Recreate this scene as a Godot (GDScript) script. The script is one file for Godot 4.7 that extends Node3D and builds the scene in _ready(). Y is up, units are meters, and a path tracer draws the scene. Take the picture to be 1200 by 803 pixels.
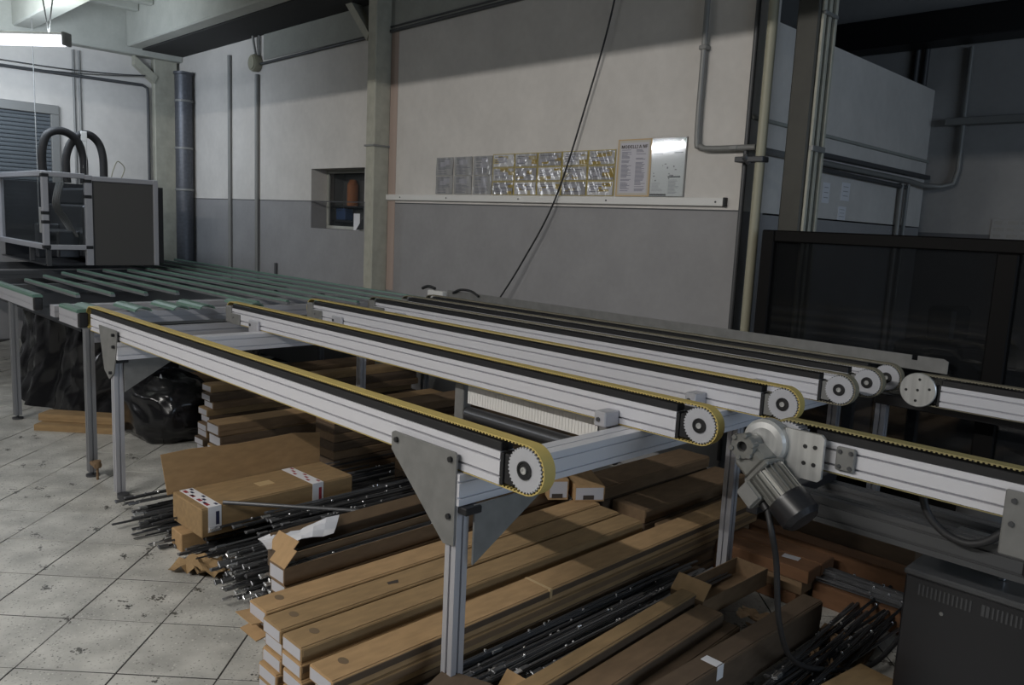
extends Node3D

var used := {}
var mats := {}
var rng := RandomNumberGenerator.new()
const ZW := -4.1      # back wall
const XL := -10.1     # left wall
const XR := -2.35     # return wall
const ZF := -6.9      # far wall
const CEIL := 3.75
const DADO := 1.64

# ------------------------------------------------------------------ geometry helpers
func S() -> SurfaceTool:
	var st := SurfaceTool.new()
	st.begin(Mesh.PRIMITIVE_TRIANGLES)
	st.set_smooth_group(-1)
	return st

func tri(st: SurfaceTool, a: Vector3, b: Vector3, c: Vector3, out: Vector3) -> void:
	if (b - a).cross(c - a).dot(out) > 0.0:
		st.add_vertex(a); st.add_vertex(c); st.add_vertex(b)
	else:
		st.add_vertex(a); st.add_vertex(b); st.add_vertex(c)

func quad(st: SurfaceTool, a: Vector3, b: Vector3, c: Vector3, d: Vector3, out: Vector3) -> void:
	tri(st, a, b, c, out)
	tri(st, a, c, d, out)

func bx(st: SurfaceTool, lo: Vector3, hi: Vector3, ch := 0.0, xf := Transform3D()) -> void:
	var c := (lo + hi) * 0.5
	var h := (hi - lo).abs() * 0.5
	ch = minf(ch, minf(h.x, minf(h.y, h.z)) * 0.6)
	var i := h - Vector3(ch, ch, ch)
	for ax in 3:
		var u := (ax + 1) % 3
		var v := (ax + 2) % 3
		for s in [-1.0, 1.0]:
			var p := []
			for k in [[-1, -1], [1, -1], [1, 1], [-1, 1]]:
				var q := Vector3.ZERO
				q[ax] = s * h[ax]; q[u] = k[0] * i[u]; q[v] = k[1] * i[v]
				p.append(xf * (c + q))
			var n := Vector3.ZERO
			n[ax] = s
			quad(st, p[0], p[1], p[2], p[3], xf.basis * n)
	if ch <= 0.0:
		return
	for ax in 3:
		var u := (ax + 1) % 3
		var v := (ax + 2) % 3
		for su in [-1.0, 1.0]:
			for sv in [-1.0, 1.0]:
				var p := []
				for k in [[0, -1], [0, 1], [1, 1], [1, -1]]:
					var q := Vector3.ZERO
					q[ax] = k[1] * i[ax]
					q[u] = su * (h[u] if k[0] == 0 else i[u])
					q[v] = sv * (i[v] if k[0] == 0 else h[v])
					p.append(xf * (c + q))
				var n := Vector3.ZERO
				n[u] = su; n[v] = sv
				quad(st, p[0], p[1], p[2], p[3], xf.basis * n)
	for sx in [-1.0, 1.0]:
		for sy in [-1.0, 1.0]:
			for sz in [-1.0, 1.0]:
				tri(st, xf * (c + Vector3(sx * h.x, sy * i.y, sz * i.z)), xf * (c + Vector3(sx * i.x, sy * h.y, sz * i.z)), xf * (c + Vector3(sx * i.x, sy * i.y, sz * h.z)), xf.basis * Vector3(sx, sy, sz))

# a polygon in the local xy plane, swept along local z from 0 to length
func prism(st: SurfaceTool, poly: PackedVector2Array, length: float, xf := Transform3D()) -> void:
	var n := poly.size()
	var cw := Geometry2D.is_polygon_clockwise(poly)
	for k in n:
		var a := poly[k]
		var b := poly[(k + 1) % n]
		var d := (b - a).normalized()
		var out := Vector3(d.y, -d.x, 0)
		if cw:
			out = -out
		quad(st, xf * Vector3(a.x, a.y, 0), xf * Vector3(b.x, b.y, 0), xf * Vector3(b.x, b.y, length), xf * Vector3(a.x, a.y, length), xf.basis * out)
	var t := Geometry2D.triangulate_polygon(poly)
	for k in range(0, t.size(), 3):
		var a := poly[t[k]]
		var b := poly[t[k + 1]]
		var c := poly[t[k + 2]]
		tri(st, xf * Vector3(a.x, a.y, 0), xf * Vector3(b.x, b.y, 0), xf * Vector3(c.x, c.y, 0), xf.basis * Vector3(0, 0, -1))
		tri(st, xf * Vector3(a.x, a.y, length), xf * Vector3(b.x, b.y, length), xf * Vector3(c.x, c.y, length), xf.basis * Vector3(0, 0, 1))

# profile of (radius, height) turned about local z
func lathe(st: SurfaceTool, prof: Array, xf := Transform3D(), n := 24) -> void:
	for k in n:
		var a0 := TAU * k / n
		var a1 := TAU * (k + 1) / n
		var e0 := Vector3(cos(a0), sin(a0), 0)
		var e1 := Vector3(cos(a1), sin(a1), 0)
		for j in prof.size() - 1:
			var p: Vector2 = prof[j]
			var q: Vector2 = prof[j + 1]
			var flat: bool = absf(p.y - q.y) < 1e-5 or absf(p.x - q.x) > 0.6 * absf(p.y - q.y)
			st.set_smooth_group(-1 if flat else j + 1)
			var d := q - p
			var out := (e0 + e1) * d.y + Vector3(0, 0, -2.0 * d.x)
			quad(st, xf * (e0 * p.x + Vector3(0, 0, p.y)), xf * (e1 * p.x + Vector3(0, 0, p.y)), xf * (e1 * q.x + Vector3(0, 0, q.y)), xf * (e0 * q.x + Vector3(0, 0, q.y)), xf.basis * out)
	st.set_smooth_group(-1)

func cyl(st: SurfaceTool, a: Vector3, b: Vector3, r: float, n := 14, ch := 0.0) -> void:
	var xf := aim(a, b)
	var L := a.distance_to(b)
	if ch > 0.0:
		lathe(st, [Vector2(0, 0), Vector2(r - ch, 0), Vector2(r, ch), Vector2(r, L - ch), Vector2(r - ch, L), Vector2(0, L)], xf, n)
	else:
		lathe(st, [Vector2(0, 0), Vector2(r, 0), Vector2(r, L), Vector2(0, L)], xf, n)

func aim(a: Vector3, b: Vector3) -> Transform3D:
	var z := (b - a).normalized()
	var up := Vector3.UP if absf(z.y) < 0.95 else Vector3.RIGHT
	var x := up.cross(z).normalized()
	return Transform3D(Basis(x, z.cross(x), z), a)

func smooth_path(pts: Array, sub := 6) -> Array:
	var out := []
	for k in pts.size() - 1:
		var p0: Vector3 = pts[maxi(k - 1, 0)]
		var p1: Vector3 = pts[k]
		var p2: Vector3 = pts[k + 1]
		var p3: Vector3 = pts[mini(k + 2, pts.size() - 1)]
		for s in sub:
			out.append(p1.cubic_interpolate(p2, p0, p3, float(s) / sub))
	out.append(pts[-1])
	return out

func tube(st: SurfaceTool, pts: Array, r: float, n := 10) -> void:
	var rings := []
	var x := Vector3.ZERO
	for k in pts.size():
		var t: Vector3 = ((pts[mini(k + 1, pts.size() - 1)] as Vector3) - (pts[maxi(k - 1, 0)] as Vector3)).normalized()
		if x == Vector3.ZERO:
			x = (Vector3.UP if absf(t.y) < 0.9 else Vector3.RIGHT).cross(t).normalized()
		x = (x - t * x.dot(t)).normalized()
		var y := t.cross(x)
		var ring := []
		for j in n:
			ring.append((pts[k] as Vector3) + (x * cos(TAU * j / n) + y * sin(TAU * j / n)) * r)
		rings.append(ring)
	st.set_smooth_group(3)
	for k in rings.size() - 1:
		for j in n:
			var j2 := (j + 1) % n
			var m: Vector3 = (rings[k][j] + rings[k][j2] + rings[k + 1][j] + rings[k + 1][j2]) * 0.25 - ((pts[k] as Vector3) + (pts[k + 1] as Vector3)) * 0.5
			quad(st, rings[k][j], rings[k][j2], rings[k + 1][j2], rings[k + 1][j], m)
	st.set_smooth_group(-1)
	for e in [0, rings.size() - 1]:
		var nrm: Vector3 = (pts[0] as Vector3) - (pts[1] as Vector3) if e == 0 else (pts[-1] as Vector3) - (pts[-2] as Vector3)
		for j in range(1, n - 1):
			tri(st, rings[e][0], rings[e][j], rings[e][j + 1], nrm)

func rot_y(deg: float, at := Vector3.ZERO) -> Transform3D:
	return Transform3D(Basis(Vector3.UP, deg_to_rad(deg)), at)

# ------------------------------------------------------------------ naming
func numbered(called: String) -> String:
	var k: int = used.get(called, 0)
	used[called] = k + 1
	return called if k == 0 else "%s_%03d" % [called, k]

func meshed(st: SurfaceTool) -> ArrayMesh:
	st.generate_normals()
	return st.commit()

func obj(called: String, st, m: Material, parent: Node = self) -> MeshInstance3D:
	var o := MeshInstance3D.new()
	o.mesh = st if st is Mesh else meshed(st)
	o.material_override = m
	if parent == self:
		o.name = numbered(called)
	else:
		var k := 0
		var nm := called
		while parent.has_node(NodePath(nm)):
			k += 1
			nm = "%s_%03d" % [called, k]
		o.name = nm
	parent.add_child(o, true)
	return o

func tag(o: Node, label: String, category: String, group := "") -> Node:
	o.set_meta("label", label)
	o.set_meta("category", category)
	if group:
		o.set_meta("group", group)
	return o

func thing(called: String, label: String, category: String, at := Vector3.ZERO, turn := 0.0, group := "") -> Node3D:
	var o := Node3D.new()
	o.name = numbered(called)
	add_child(o)
	o.position = at
	o.rotation.y = turn
	tag(o, label, category, group)
	return o

func struct(called: String, st, m: Material, parent: Node = self) -> MeshInstance3D:
	var o := obj(called, st, m, parent)
	if parent == self:
		o.set_meta("kind", "structure")
	return o

func dup(root: Node3D, called: String, label: String, group: String, xf: Transform3D) -> Node3D:
	var r: Node3D = root.duplicate()
	r.name = numbered(called)
	add_child(r)
	r.transform = xf
	r.set_meta("label", label)
	if group:
		r.set_meta("group", group)
	return r

# ------------------------------------------------------------------ materials
func srgb(r: float, g: float, b: float) -> Color:
	return Color(r / 255.0, g / 255.0, b / 255.0)

func mat(key: String, c: Color, rough := 0.7, metal := 0.0, tex: Texture2D = null, scale := Vector3.ONE, world := true) -> StandardMaterial3D:
	if mats.has(key):
		return mats[key]
	var m := StandardMaterial3D.new()
	m.resource_name = key
	m.albedo_color = c
	m.roughness = rough
	m.metallic = metal
	if tex:
		m.albedo_texture = tex
		m.uv1_triplanar = true
		m.uv1_world_triplanar = world
		m.uv1_scale = scale
	mats[key] = m
	return m

func noise_tex(size: int, freq: float, lo: float, hi: float, sd: int, oct := 4, freq2 := 0.0, amt2 := 0.0) -> ImageTexture:
	var f := FastNoiseLite.new()
	f.seed = sd
	f.frequency = freq
	f.fractal_octaves = oct
	var im := f.get_seamless_image(size, size)
	im.convert(Image.FORMAT_RGB8)
	var d := im.get_data()
	var d2 := PackedByteArray()
	if freq2 > 0.0:
		f.frequency = freq2
		f.seed = sd + 7
		var i2 := f.get_seamless_image(size, size)
		i2.convert(Image.FORMAT_RGB8)
		d2 = i2.get_data()
	for k in range(0, d.size(), 3):
		var v := lerpf(lo, hi, d[k] / 255.0)
		if freq2 > 0.0:
			v += amt2 * (d2[k] / 255.0 - 0.5)
		var b := clampi(int(v * 255.0), 0, 255)
		d[k] = b; d[k + 1] = b; d[k + 2] = b
	im = Image.create_from_data(size, size, false, Image.FORMAT_RGB8, d)
	im.generate_mipmaps()
	return ImageTexture.create_from_image(im)

func tile_tex() -> ImageTexture:
	var f := FastNoiseLite.new()
	f.seed = 11
	f.frequency = 0.006
	f.fractal_octaves = 5
	var im := f.get_seamless_image(1024, 1024)
	im.convert(Image.FORMAT_RGB8)
	var d := im.get_data()
	for k in range(0, d.size(), 3):
		var v := clampf(0.86 + 0.26 * (d[k] / 255.0 - 0.5), 0, 1)
		d[k] = int(v * 250); d[k + 1] = int(v * 249); d[k + 2] = int(v * 245)
	im = Image.create_from_data(1024, 1024, false, Image.FORMAT_RGB8, d)
	var r := RandomNumberGenerator.new()
	r.seed = 5
	for k in 15000:
		var s := r.randi_range(1, 4)
		var g := r.randf_range(0.5, 1.0)
		im.fill_rect(Rect2i(r.randi_range(0, 1018), r.randi_range(0, 1018), s, r.randi_range(1, 4)), Color(g, g, g * 0.98))
	# dropped dirt and dried oil spots
	for k in 34:
		var cx := r.randi_range(30, 990)
		var cy := r.randi_range(30, 990)
		for j in r.randi_range(12, 60):
			var a := r.randf() * TAU
			var q := r.randf() * r.randf() * 22.0
			var s := r.randi_range(2, 6)
			var g := r.randf_range(0.22, 0.5)
			im.fill_rect(Rect2i(int(cx + cos(a) * q * 1.6), int(cy + sin(a) * q), s, s - 1), Color(g, g * 0.98, g * 0.93))
	im.generate_mipmaps()
	return ImageTexture.create_from_image(im)

func print_tex(w: int, h: int, paper: Color, sd: int, style: String) -> ImageTexture:
	var im := Image.create(w, h, false, Image.FORMAT_RGB8)
	im.fill(paper)
	var r := RandomNumberGenerator.new()
	r.seed = sd
	var ink := Color(0.34, 0.34, 0.4)
	if style == "columns":
		im.fill_rect(Rect2i(10, 10, w - 20, h - 20), Color(0.74, 0.73, 0.76))
		for col in 2:
			var x0 := 18 + col * (w / 2 - 6)
			var y := 44
			while y < h - 16:
				if r.randf() < 0.86:
					im.fill_rect(Rect2i(x0, y, int((w / 2 - 30) * r.randf_range(0.55, 1.0)), 2), ink)
				y += 5
	elif style == "aid":
		im.fill_rect(Rect2i(0, 0, w, 40), Color(0.06, 0.22, 0.13))
		im.fill_rect(Rect2i(8, 66, 46, 5), Color(0.3, 0.35, 0.33))
		im.fill_rect(Rect2i(w - 52, 62, 42, 6), Color(0.12, 0.22, 0.16))
		for k in 13:
			im.fill_rect(Rect2i(r.randi_range(8, w - 30), r.randi_range(110, 190), r.randi_range(4, 9), r.randi_range(4, 8)), Color(0.3, 0.3, 0.32))
		im.fill_rect(Rect2i(w / 2 + 4, 170, w / 2 - 20, 6), Color(0.1, 0.12, 0.12))
		for k in 13:
			im.fill_rect(Rect2i(w / 2 + 8, 186 + k * 5, int((w / 2 - 28) * r.randf_range(0.6, 1.0)), 2), Color(0.5, 0.52, 0.53))
		for k in 8:
			im.fill_rect(Rect2i(8, 200 + k * 5, int((w / 2 - 24) * r.randf_range(0.5, 1.0)), 2), Color(0.6, 0.6, 0.62))
		im.fill_rect(Rect2i(0, h - 10, w / 2, 8), Color(0.1, 0.12, 0.12))
	else:
		if style == "patches":
			for k in 3:
				im.fill_rect(Rect2i(r.randi_range(0, w - 20), r.randi_range(0, h - 10), r.randi_range(12, 40), r.randi_range(6, 18)), Color(0.58, 0.5, 0.26).lerp(paper, r.randf() * 0.6))
		var y := 8
		while y < h - 8:
			if r.randf() < 0.8:
				im.fill_rect(Rect2i(8, y, int((w - 16) * r.randf_range(0.4, 1.0)), 2), ink)
			y += 6
		for k in 2:
			im.fill_rect(Rect2i(r.randi_range(6, w / 2), r.randi_range(6, h / 2), w / 3, h / 4), Color(0.6, 0.6, 0.63))
	im.generate_mipmaps()
	return ImageTexture.create_from_image(im)

func image_mat(key: String, t: Texture2D, rough := 0.6) -> StandardMaterial3D:
	var m := StandardMaterial3D.new()
	m.resource_name = key
	m.albedo_texture = t
	m.roughness = rough
	return m

func sheet(w: float, h: float) -> ArrayMesh:     # a thin sheet facing +z with texture coordinates
	var st := S()
	st.set_normal(Vector3(0, 0, 1))
	for k in [[0, 0], [0, 1], [1, 1], [0, 0], [1, 1], [1, 0]]:
		st.set_uv(Vector2(k[0], 1 - k[1]))
		st.add_vertex(Vector3(k[0] * w, k[1] * h, 0))
	return st.commit()

func M(key: String) -> Material:
	return mats[key]

# ------------------------------------------------------------------ start
func _ready() -> void:
	rng.seed = 42
	camera_and_light()
	make_materials()
	build_room()
	build_wall_fittings()
	build_left_machine()
	build_roller_table()
	build_conveyor()
	build_right_side()
	build_floor_goods()

func camera_and_light() -> void:
	var cam := Camera3D.new()
	cam.name = "camera"
	cam.fov = 46.42
	cam.near = 0.05
	cam.far = 60
	cam.transform = Transform3D(Basis(Vector3(0.69979, 0.04708, -0.7128), Vector3(-0.13621, 0.98831, -0.06845), Vector3(0.70124, 0.14499, 0.69802)).orthonormalized(), Vector3(0, 1.5, 0))
	add_child(cam)
	cam.current = true
	var we := WorldEnvironment.new()
	we.name = "world"
	var e := Environment.new()
	e.background_mode = Environment.BG_COLOR
	e.background_color = Color(0.02, 0.02, 0.024)
	e.tonemap_mode = Environment.TONE_MAPPER_LINEAR
	e.tonemap_exposure = 1.0
	e.sdfgi_enabled = true
	e.ssao_enabled = true
	e.ssil_enabled = true
	we.environment = e
	add_child(we)
	# the row of tubes behind the photographer, under the high part of the roof
	for x in [-3.5, -1.7]:
		area("hall_lamp_light", Vector3(x, 3.60, 2.55), Vector3(0, -0.7, -0.72), Vector2(1.5, 0.05), Color(1.0, 0.985, 0.965), 8.6)
	area("side_lamp_light", Vector3(-8.0, 2.93, 3.2), Vector3(0.35, -0.3, -0.85), Vector2(1.5, 0.05), Color(0.97, 0.98, 1.0), 3.8)
	# the bare tube hanging at the far left
	area("hanging_tube_light", Vector3(-8.59, 2.85, -1.80), Vector3(0, -1, 0), Vector2(1.5, 0.09), Color(0.90, 0.945, 1.0), 1.6, 39.4)
	area("hanging_tube_side_light", Vector3(-8.62, 2.90, -1.86), Vector3(-0.634, -0.3, -0.773), Vector2(1.5, 0.09), Color(0.88, 0.935, 1.0), 2.3, 39.4)
	area("hanging_tube_glow", Vector3(-8.59, 2.985, -1.80), Vector3(0, 1, 0), Vector2(1.5, 0.09), Color(0.94, 0.97, 0.96), 2.6, 39.4)
	# daylight through the window in the right-hand end wall
	area("window_daylight", Vector3(4.88, 2.1, -1.8), Vector3(-1, -0.06, 0), Vector2(4.6, 1.2), Color(0.86, 0.93, 1.0), 8.5)

func area(called: String, at: Vector3, dir: Vector3, size: Vector2, c: Color, energy: float, spin := 0.0) -> void:
	var l := AreaLight3D.new()
	l.name = called
	l.area_size = size
	l.light_color = c
	l.light_energy = energy
	l.shadow_enabled = true
	var z := -dir.normalized()
	var x := Vector3.RIGHT if absf(z.x) < 0.7 else Vector3.BACK
	x = x.rotated(Vector3.UP, deg_to_rad(spin))
	x = (x - z * x.dot(z)).normalized()
	l.transform = Transform3D(Basis(x, z.cross(x), z), at)
	l.set("area_range", 30.0)
	add_child(l)

func make_materials() -> void:
	var wall := noise_tex(512, 0.008, 0.94, 1.0, 3, 5, 0.05, 0.03)
	var fine := noise_tex(256, 0.03, 0.82, 1.0, 9, 4)
	var card := noise_tex(256, 0.02, 0.88, 1.0, 21, 5)
	var soft := noise_tex(256, 0.015, 0.9, 1.0, 31, 4)
	mat("white_wall", srgb(206, 202, 197), 0.85, 0, wall, Vector3.ONE * 0.45)
	mat("grey_dado", srgb(146, 145, 146), 0.6, 0, wall, Vector3.ONE * 0.6)
	mat("concrete", srgb(176, 177, 170), 0.9, 0, wall, Vector3.ONE * 0.8)
	mat("concrete_dark", srgb(150, 152, 146), 0.9, 0, wall, Vector3.ONE * 0.8)
	mat("ceiling", srgb(205, 206, 200), 0.9, 0, wall, Vector3.ONE * 0.5)
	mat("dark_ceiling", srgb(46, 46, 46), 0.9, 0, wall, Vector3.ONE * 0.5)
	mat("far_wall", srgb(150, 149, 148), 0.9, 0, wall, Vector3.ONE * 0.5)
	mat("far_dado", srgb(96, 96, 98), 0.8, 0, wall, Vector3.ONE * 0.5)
	mat("column_paint", srgb(176, 174, 160), 0.7, 0, soft, Vector3.ONE * 2.0)
	mat("dark_steel_paint", srgb(60, 59, 53), 0.55, 0.2, soft, Vector3.ONE * 2.0)
	mat("pipe_grey", srgb(128, 128, 126), 0.5, 0.2)
	mat("pipe_dark", srgb(74, 75, 77), 0.5, 0.2)
	mat("pipe_cream", srgb(150, 147, 128), 0.5, 0.0)
	mat("duct_steel", srgb(98, 100, 106), 0.45, 0.5, fine, Vector3.ONE * 3.0)
	mat("tile", srgb(206, 205, 202), 0.42, 0, tile_tex(), Vector3.ONE * 0.62)
	mat("grout", srgb(44, 42, 40), 0.95)
	mat("aluminium", srgb(206, 206, 211), 0.45, 0.2)
	mat("aluminium_dull", srgb(132, 133, 136), 0.5, 0.5)
	mat("plate_grey", srgb(128, 128, 126), 0.55, 0.3, soft, Vector3.ONE * 3.0)
	mat("plate_bright", srgb(206, 206, 204), 0.35, 0.55, soft, Vector3(7, 0.6, 0.6) * 1.5)
	mat("pulley", srgb(186, 187, 192), 0.45, 0.35)
	mat("black", srgb(24, 24, 26), 0.5)
	mat("black_rubber", srgb(34, 34, 36), 0.6)
	mat("frame_black", srgb(13, 12, 12), 0.6).metallic_specular = 0.25
	mat("belt_yellow", srgb(182, 162, 96), 0.6)
	mat("belt_grey", srgb(126, 120, 102), 0.65)
	mat("green_plastic", srgb(88, 118, 105), 0.4)
	mat("steel_dark", srgb(92, 93, 96), 0.35, 0.75)
	mat("steel_rod", srgb(120, 121, 124), 0.4, 0.8)
	mat("chrome", srgb(225, 226, 228), 0.22, 0.9)
	mat("white_plastic", srgb(214, 213, 210), 0.5)
	mat("label_white", srgb(178, 178, 184), 0.6)
	mat("print_ink", srgb(108, 90, 68), 0.85)
	mat("aluminium_mid", srgb(172, 172, 177), 0.48, 0.3)
	mat("paper", srgb(216, 216, 220), 0.7)
	mat("ink", srgb(62, 54, 48), 0.8)
	mat("card_a", srgb(172, 140, 100), 0.85, 0, card, Vector3(5, 5, 1.6), false)
	mat("card_b", srgb(152, 125, 88), 0.85, 0, card, Vector3(5, 5, 1.6), false)
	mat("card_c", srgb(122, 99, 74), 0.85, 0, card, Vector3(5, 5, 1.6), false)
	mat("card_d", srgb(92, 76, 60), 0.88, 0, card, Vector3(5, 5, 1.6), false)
	mat("card_orange", srgb(116, 82, 56), 0.85, 0, card, Vector3(5, 5, 1.6), false)
	mat("belt_olive", srgb(140, 130, 88), 0.65)
	mat("tape_tan", srgb(186, 160, 120), 0.4)
	mat("bag", srgb(22, 22, 24), 0.22)
	mat("mesh_panel", srgb(92, 91, 90), 0.8, 0, fine, Vector3.ONE * 30.0)
	mat("motor_grey", srgb(124, 124, 120), 0.45, 0.3, soft, Vector3.ONE * 4.0)
	mat("motor_black", srgb(30, 30, 33), 0.35)
	mat("shutter", srgb(84, 90, 95), 0.6, 0.1)
	mat("blue", srgb(70, 100, 150), 0.6)
	mat("orange", srgb(196, 122, 70), 0.6)
	mat("red", srgb(150, 50, 60), 0.6)
	mat("navy", srgb(40, 44, 70), 0.6)
	mat("yellow_paper", srgb(166, 150, 88), 0.5)
	mat("pink_paint", srgb(170, 152, 142), 0.8)
	mat("room_dark", srgb(80, 80, 80), 0.9)
	var t := mat("tube_glow", Color(1, 1, 1), 0.5)
	t.emission_enabled = true
	t.emission = Color(0.95, 0.97, 1.0)
	t.emission_energy_multiplier = 2.2
	var w := mat("window_glow", Color(0.6, 0.7, 0.8), 0.5)
	w.emission_enabled = true
	w.emission = Color(0.7, 0.82, 1.0)
	w.emission_energy_multiplier = 0.6
	var g := mat("glass_dark", Color(0.10, 0.105, 0.11, 0.62), 0.06)
	g.transparency = BaseMaterial3D.TRANSPARENCY_ALPHA
	var g2 := mat("glass_clear", Color(0.25, 0.27, 0.28, 0.22), 0.05)
	g2.transparency = BaseMaterial3D.TRANSPARENCY_ALPHA
	g2.metallic_specular = 0.08
	var g3 := mat("cover", Color(0.85, 0.86, 0.88, 0.03), 0.06)
	g3.transparency = BaseMaterial3D.TRANSPARENCY_ALPHA

# ------------------------------------------------------------------ room
func build_room() -> void:
	# floor: slab and square tiles laid at 45 degrees
	var st := S()
	bx(st, Vector3(-10.4, -0.25, -7.2), Vector3(5.2, -0.002, 6.2))
	var floor_node := struct("floor", st, M("grout"))
	var ts := 0.3327
	var org := Vector3(-3.7508, 0, -1.0664)
	var ta := -0.7767
	var da := Vector3(cos(ta), 0, sin(ta))
	var db := Vector3(-sin(ta), 0, cos(ta))
	var variants := []
	for k in 3:
		var s1 := S()
		bx(s1, Vector3(-ts / 2 + 0.0028, -0.012, -ts / 2 + 0.0028), Vector3(ts / 2 - 0.0028, 0, ts / 2 - 0.0028), 0.0004 + 0.0002 * k)
		variants.append(meshed(s1))
	var rest := S()
	for i in range(-40, 40):
		for j in range(-40, 40):
			var c := org + da * (i + 0.5) * ts + db * (j + 0.5) * ts
			if c.x < -10.0 or c.x > 5.0 or c.z < -6.8 or c.z > 6.0:
				continue
			if c.x < -2.4 and c.z < -4.05:
				continue
			var seen := (c.x > -7.3 and c.x < -1.7 and c.z < -0.4 and c.z > -2.5 and c.x < -1.9 - 0.2 * (c.z + 1.0)) or (c.x > -1.9 and c.x < -0.9 and c.z < -2.2 and c.z > -3.4)
			var xf := Transform3D(Basis(Vector3.UP, -ta), c + Vector3(0, -0.0008 * ((i * 7 + j * 13) % 3), 0))
			if seen:
				var o := obj("tile", variants[(i * 5 + j * 3) & 1], M("tile"), floor_node)
				o.transform = xf
			else:
				bx(rest, Vector3(-ts / 2 + 0.0028, -0.012, -ts / 2 + 0.0028), Vector3(ts / 2 - 0.0028, 0, ts / 2 - 0.0028), 0.0, xf)
	obj("tile_field", rest, M("tile"), floor_node).set_meta("kind", "stuff")
	# back wall with the recess of the small window
	var lo := S()
	var up := S()
	var nx0 := -6.96
	var nx1 := -6.06
	var ny0 := 1.385
	var ny1 := 1.945
	var zb := ZW - 0.25
	bx(lo, Vector3(XL, 0, zb), Vector3(XR, ny0, ZW))
	bx(lo, Vector3(XL, ny0, zb), Vector3(nx0, DADO, ZW))
	bx(lo, Vector3(nx1, ny0, zb), Vector3(XR, DADO, ZW))
	bx(up, Vector3(XL, DADO, zb), Vector3(nx0, ny1, ZW))
	bx(up, Vector3(nx1, DADO, zb), Vector3(XR, ny1, ZW))
	bx(up, Vector3(XL, ny1, zb), Vector3(XR, CEIL, ZW))
	struct("wall_back", up, M("white_wall"))
	struct("wall_back_dado", lo, M("grey_dado")).name = "trim_1"
	st = S()
	bx(st, Vector3(XL, DADO - 0.004, ZW - 0.01), Vector3(XR + 0.003, DADO + 0.004, ZW + 0.002))
	struct("trim_2", st, M("pipe_dark"))
	st = S()
	bx(st, Vector3(-7.9, 3.05, ZW - 0.02), Vector3(-2.6, 3.4, ZW + 0.012), 0.004)
	struct("trim_3", st, M("concrete_dark"))
	# left wall
	up = S(); lo = S()
	bx(up, Vector3(XL - 0.25, DADO, -4.4), Vector3(XL, CEIL, 6.2))
	bx(lo, Vector3(XL - 0.25, 0, -4.4), Vector3(XL, DADO, 6.2))
	struct("wall_left", up, M("white_wall"))
	struct("trim_4", lo, M("grey_dado"))
	# return wall of the annex, its roof and the far wall
	up = S(); lo = S()
	bx(up, Vector3(XR - 0.2, DADO, ZF), Vector3(XR, 2.705, ZW - 0.251))
	bx(lo, Vector3(XR - 0.2, 0, ZF), Vector3(XR, DADO - 0.01, ZW - 0.251))
	struct("wall_right", up, M("white_wall"))
	struct("trim_5", lo, M("grey_dado"))
	st = S()
	bx(st, Vector3(XR - 0.01, 2.145, ZF + 0.002), Vector3(XR + 0.02, 2.165, ZW - 0.03), 0.003)
	struct("trim_6", st, M("concrete_dark"))
	st = S()
	bx(st, Vector3(-10.3, 2.55, ZF), Vector3(XR - 0.21, 2.70, ZW - 0.26))
	struct("trim_7", st, M("concrete_dark"))
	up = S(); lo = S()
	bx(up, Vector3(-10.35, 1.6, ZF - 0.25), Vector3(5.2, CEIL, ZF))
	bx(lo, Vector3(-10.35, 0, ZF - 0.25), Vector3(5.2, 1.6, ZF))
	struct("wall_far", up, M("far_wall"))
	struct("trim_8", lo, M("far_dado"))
	# end wall on the right with its window, and the wall behind the photographer
	st = S()
	bx(st, Vector3(5.0, 0, -7.0), Vector3(5.2, 1.4, 6.2))
	bx(st, Vector3(5.0, 2.8, -7.0), Vector3(5.2, CEIL, 6.2))
	bx(st, Vector3(5.0, 1.4, -7.0), Vector3(5.2, 2.8, -4.2))
	bx(st, Vector3(5.0, 1.4, 0.6), Vector3(5.2, 2.8, 6.2))
	struct("wall_end", st, M("room_dark"))
	st = S()
	bx(st, Vector3(5.04, 1.4, -4.2), Vector3(5.08, 2.8, 0.6))
	struct("window_3", st, M("window_glow"))
	st = S()
	bx(st, Vector3(-10.35, 0, 6.0), Vector3(5.2, 4.2, 6.2))
	struct("wall_behind", st, M("room_dark"))
	# ceiling slab, beams parallel to the back wall, ribs between them
	st = S()
	bx(st, Vector3(-10.35, CEIL, -4.35), Vector3(5.2, CEIL + 0.2, 6.2))
	struct("ceiling", st, M("ceiling"))
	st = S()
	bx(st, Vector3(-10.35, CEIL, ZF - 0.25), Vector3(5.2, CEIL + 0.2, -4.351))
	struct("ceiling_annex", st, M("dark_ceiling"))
	var n := 9
	for b in [[-3.54, 3.31, 0.17], [-2.42, 3.31, 0.2], [-0.6, 3.147, 0.3]]:
		st = S()
		bx(st, Vector3(-9.92, b[1], b[0] - b[2] * 0.5), Vector3(5.0, CEIL, b[0] + b[2] * 0.5), 0.015)
		struct("trim_%d" % n, st, M("concrete"))
		n += 1
	st = S()
	bx(st, Vector3(XL, 3.24, ZW), Vector3(-9.921, CEIL, 5.9), 0.012)
	struct("trim_%d" % n, st, M("concrete"))
	n += 1
	for k in 9:
		var x := -9.6 + k * 0.42
		for seg in [[-3.45, -2.53], [-2.31, -0.76]]:
			st = S()
			bx(st, Vector3(x, 3.63, seg[0]), Vector3(x + 0.10, CEIL, seg[1]), 0.01)
			struct("trim_%d" % n, st, M("concrete"))
			n += 1
	st = S()
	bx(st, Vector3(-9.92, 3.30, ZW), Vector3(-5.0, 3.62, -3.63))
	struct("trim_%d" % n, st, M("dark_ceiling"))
	n += 1
	# black beam across the far bay
	st = S()
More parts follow.
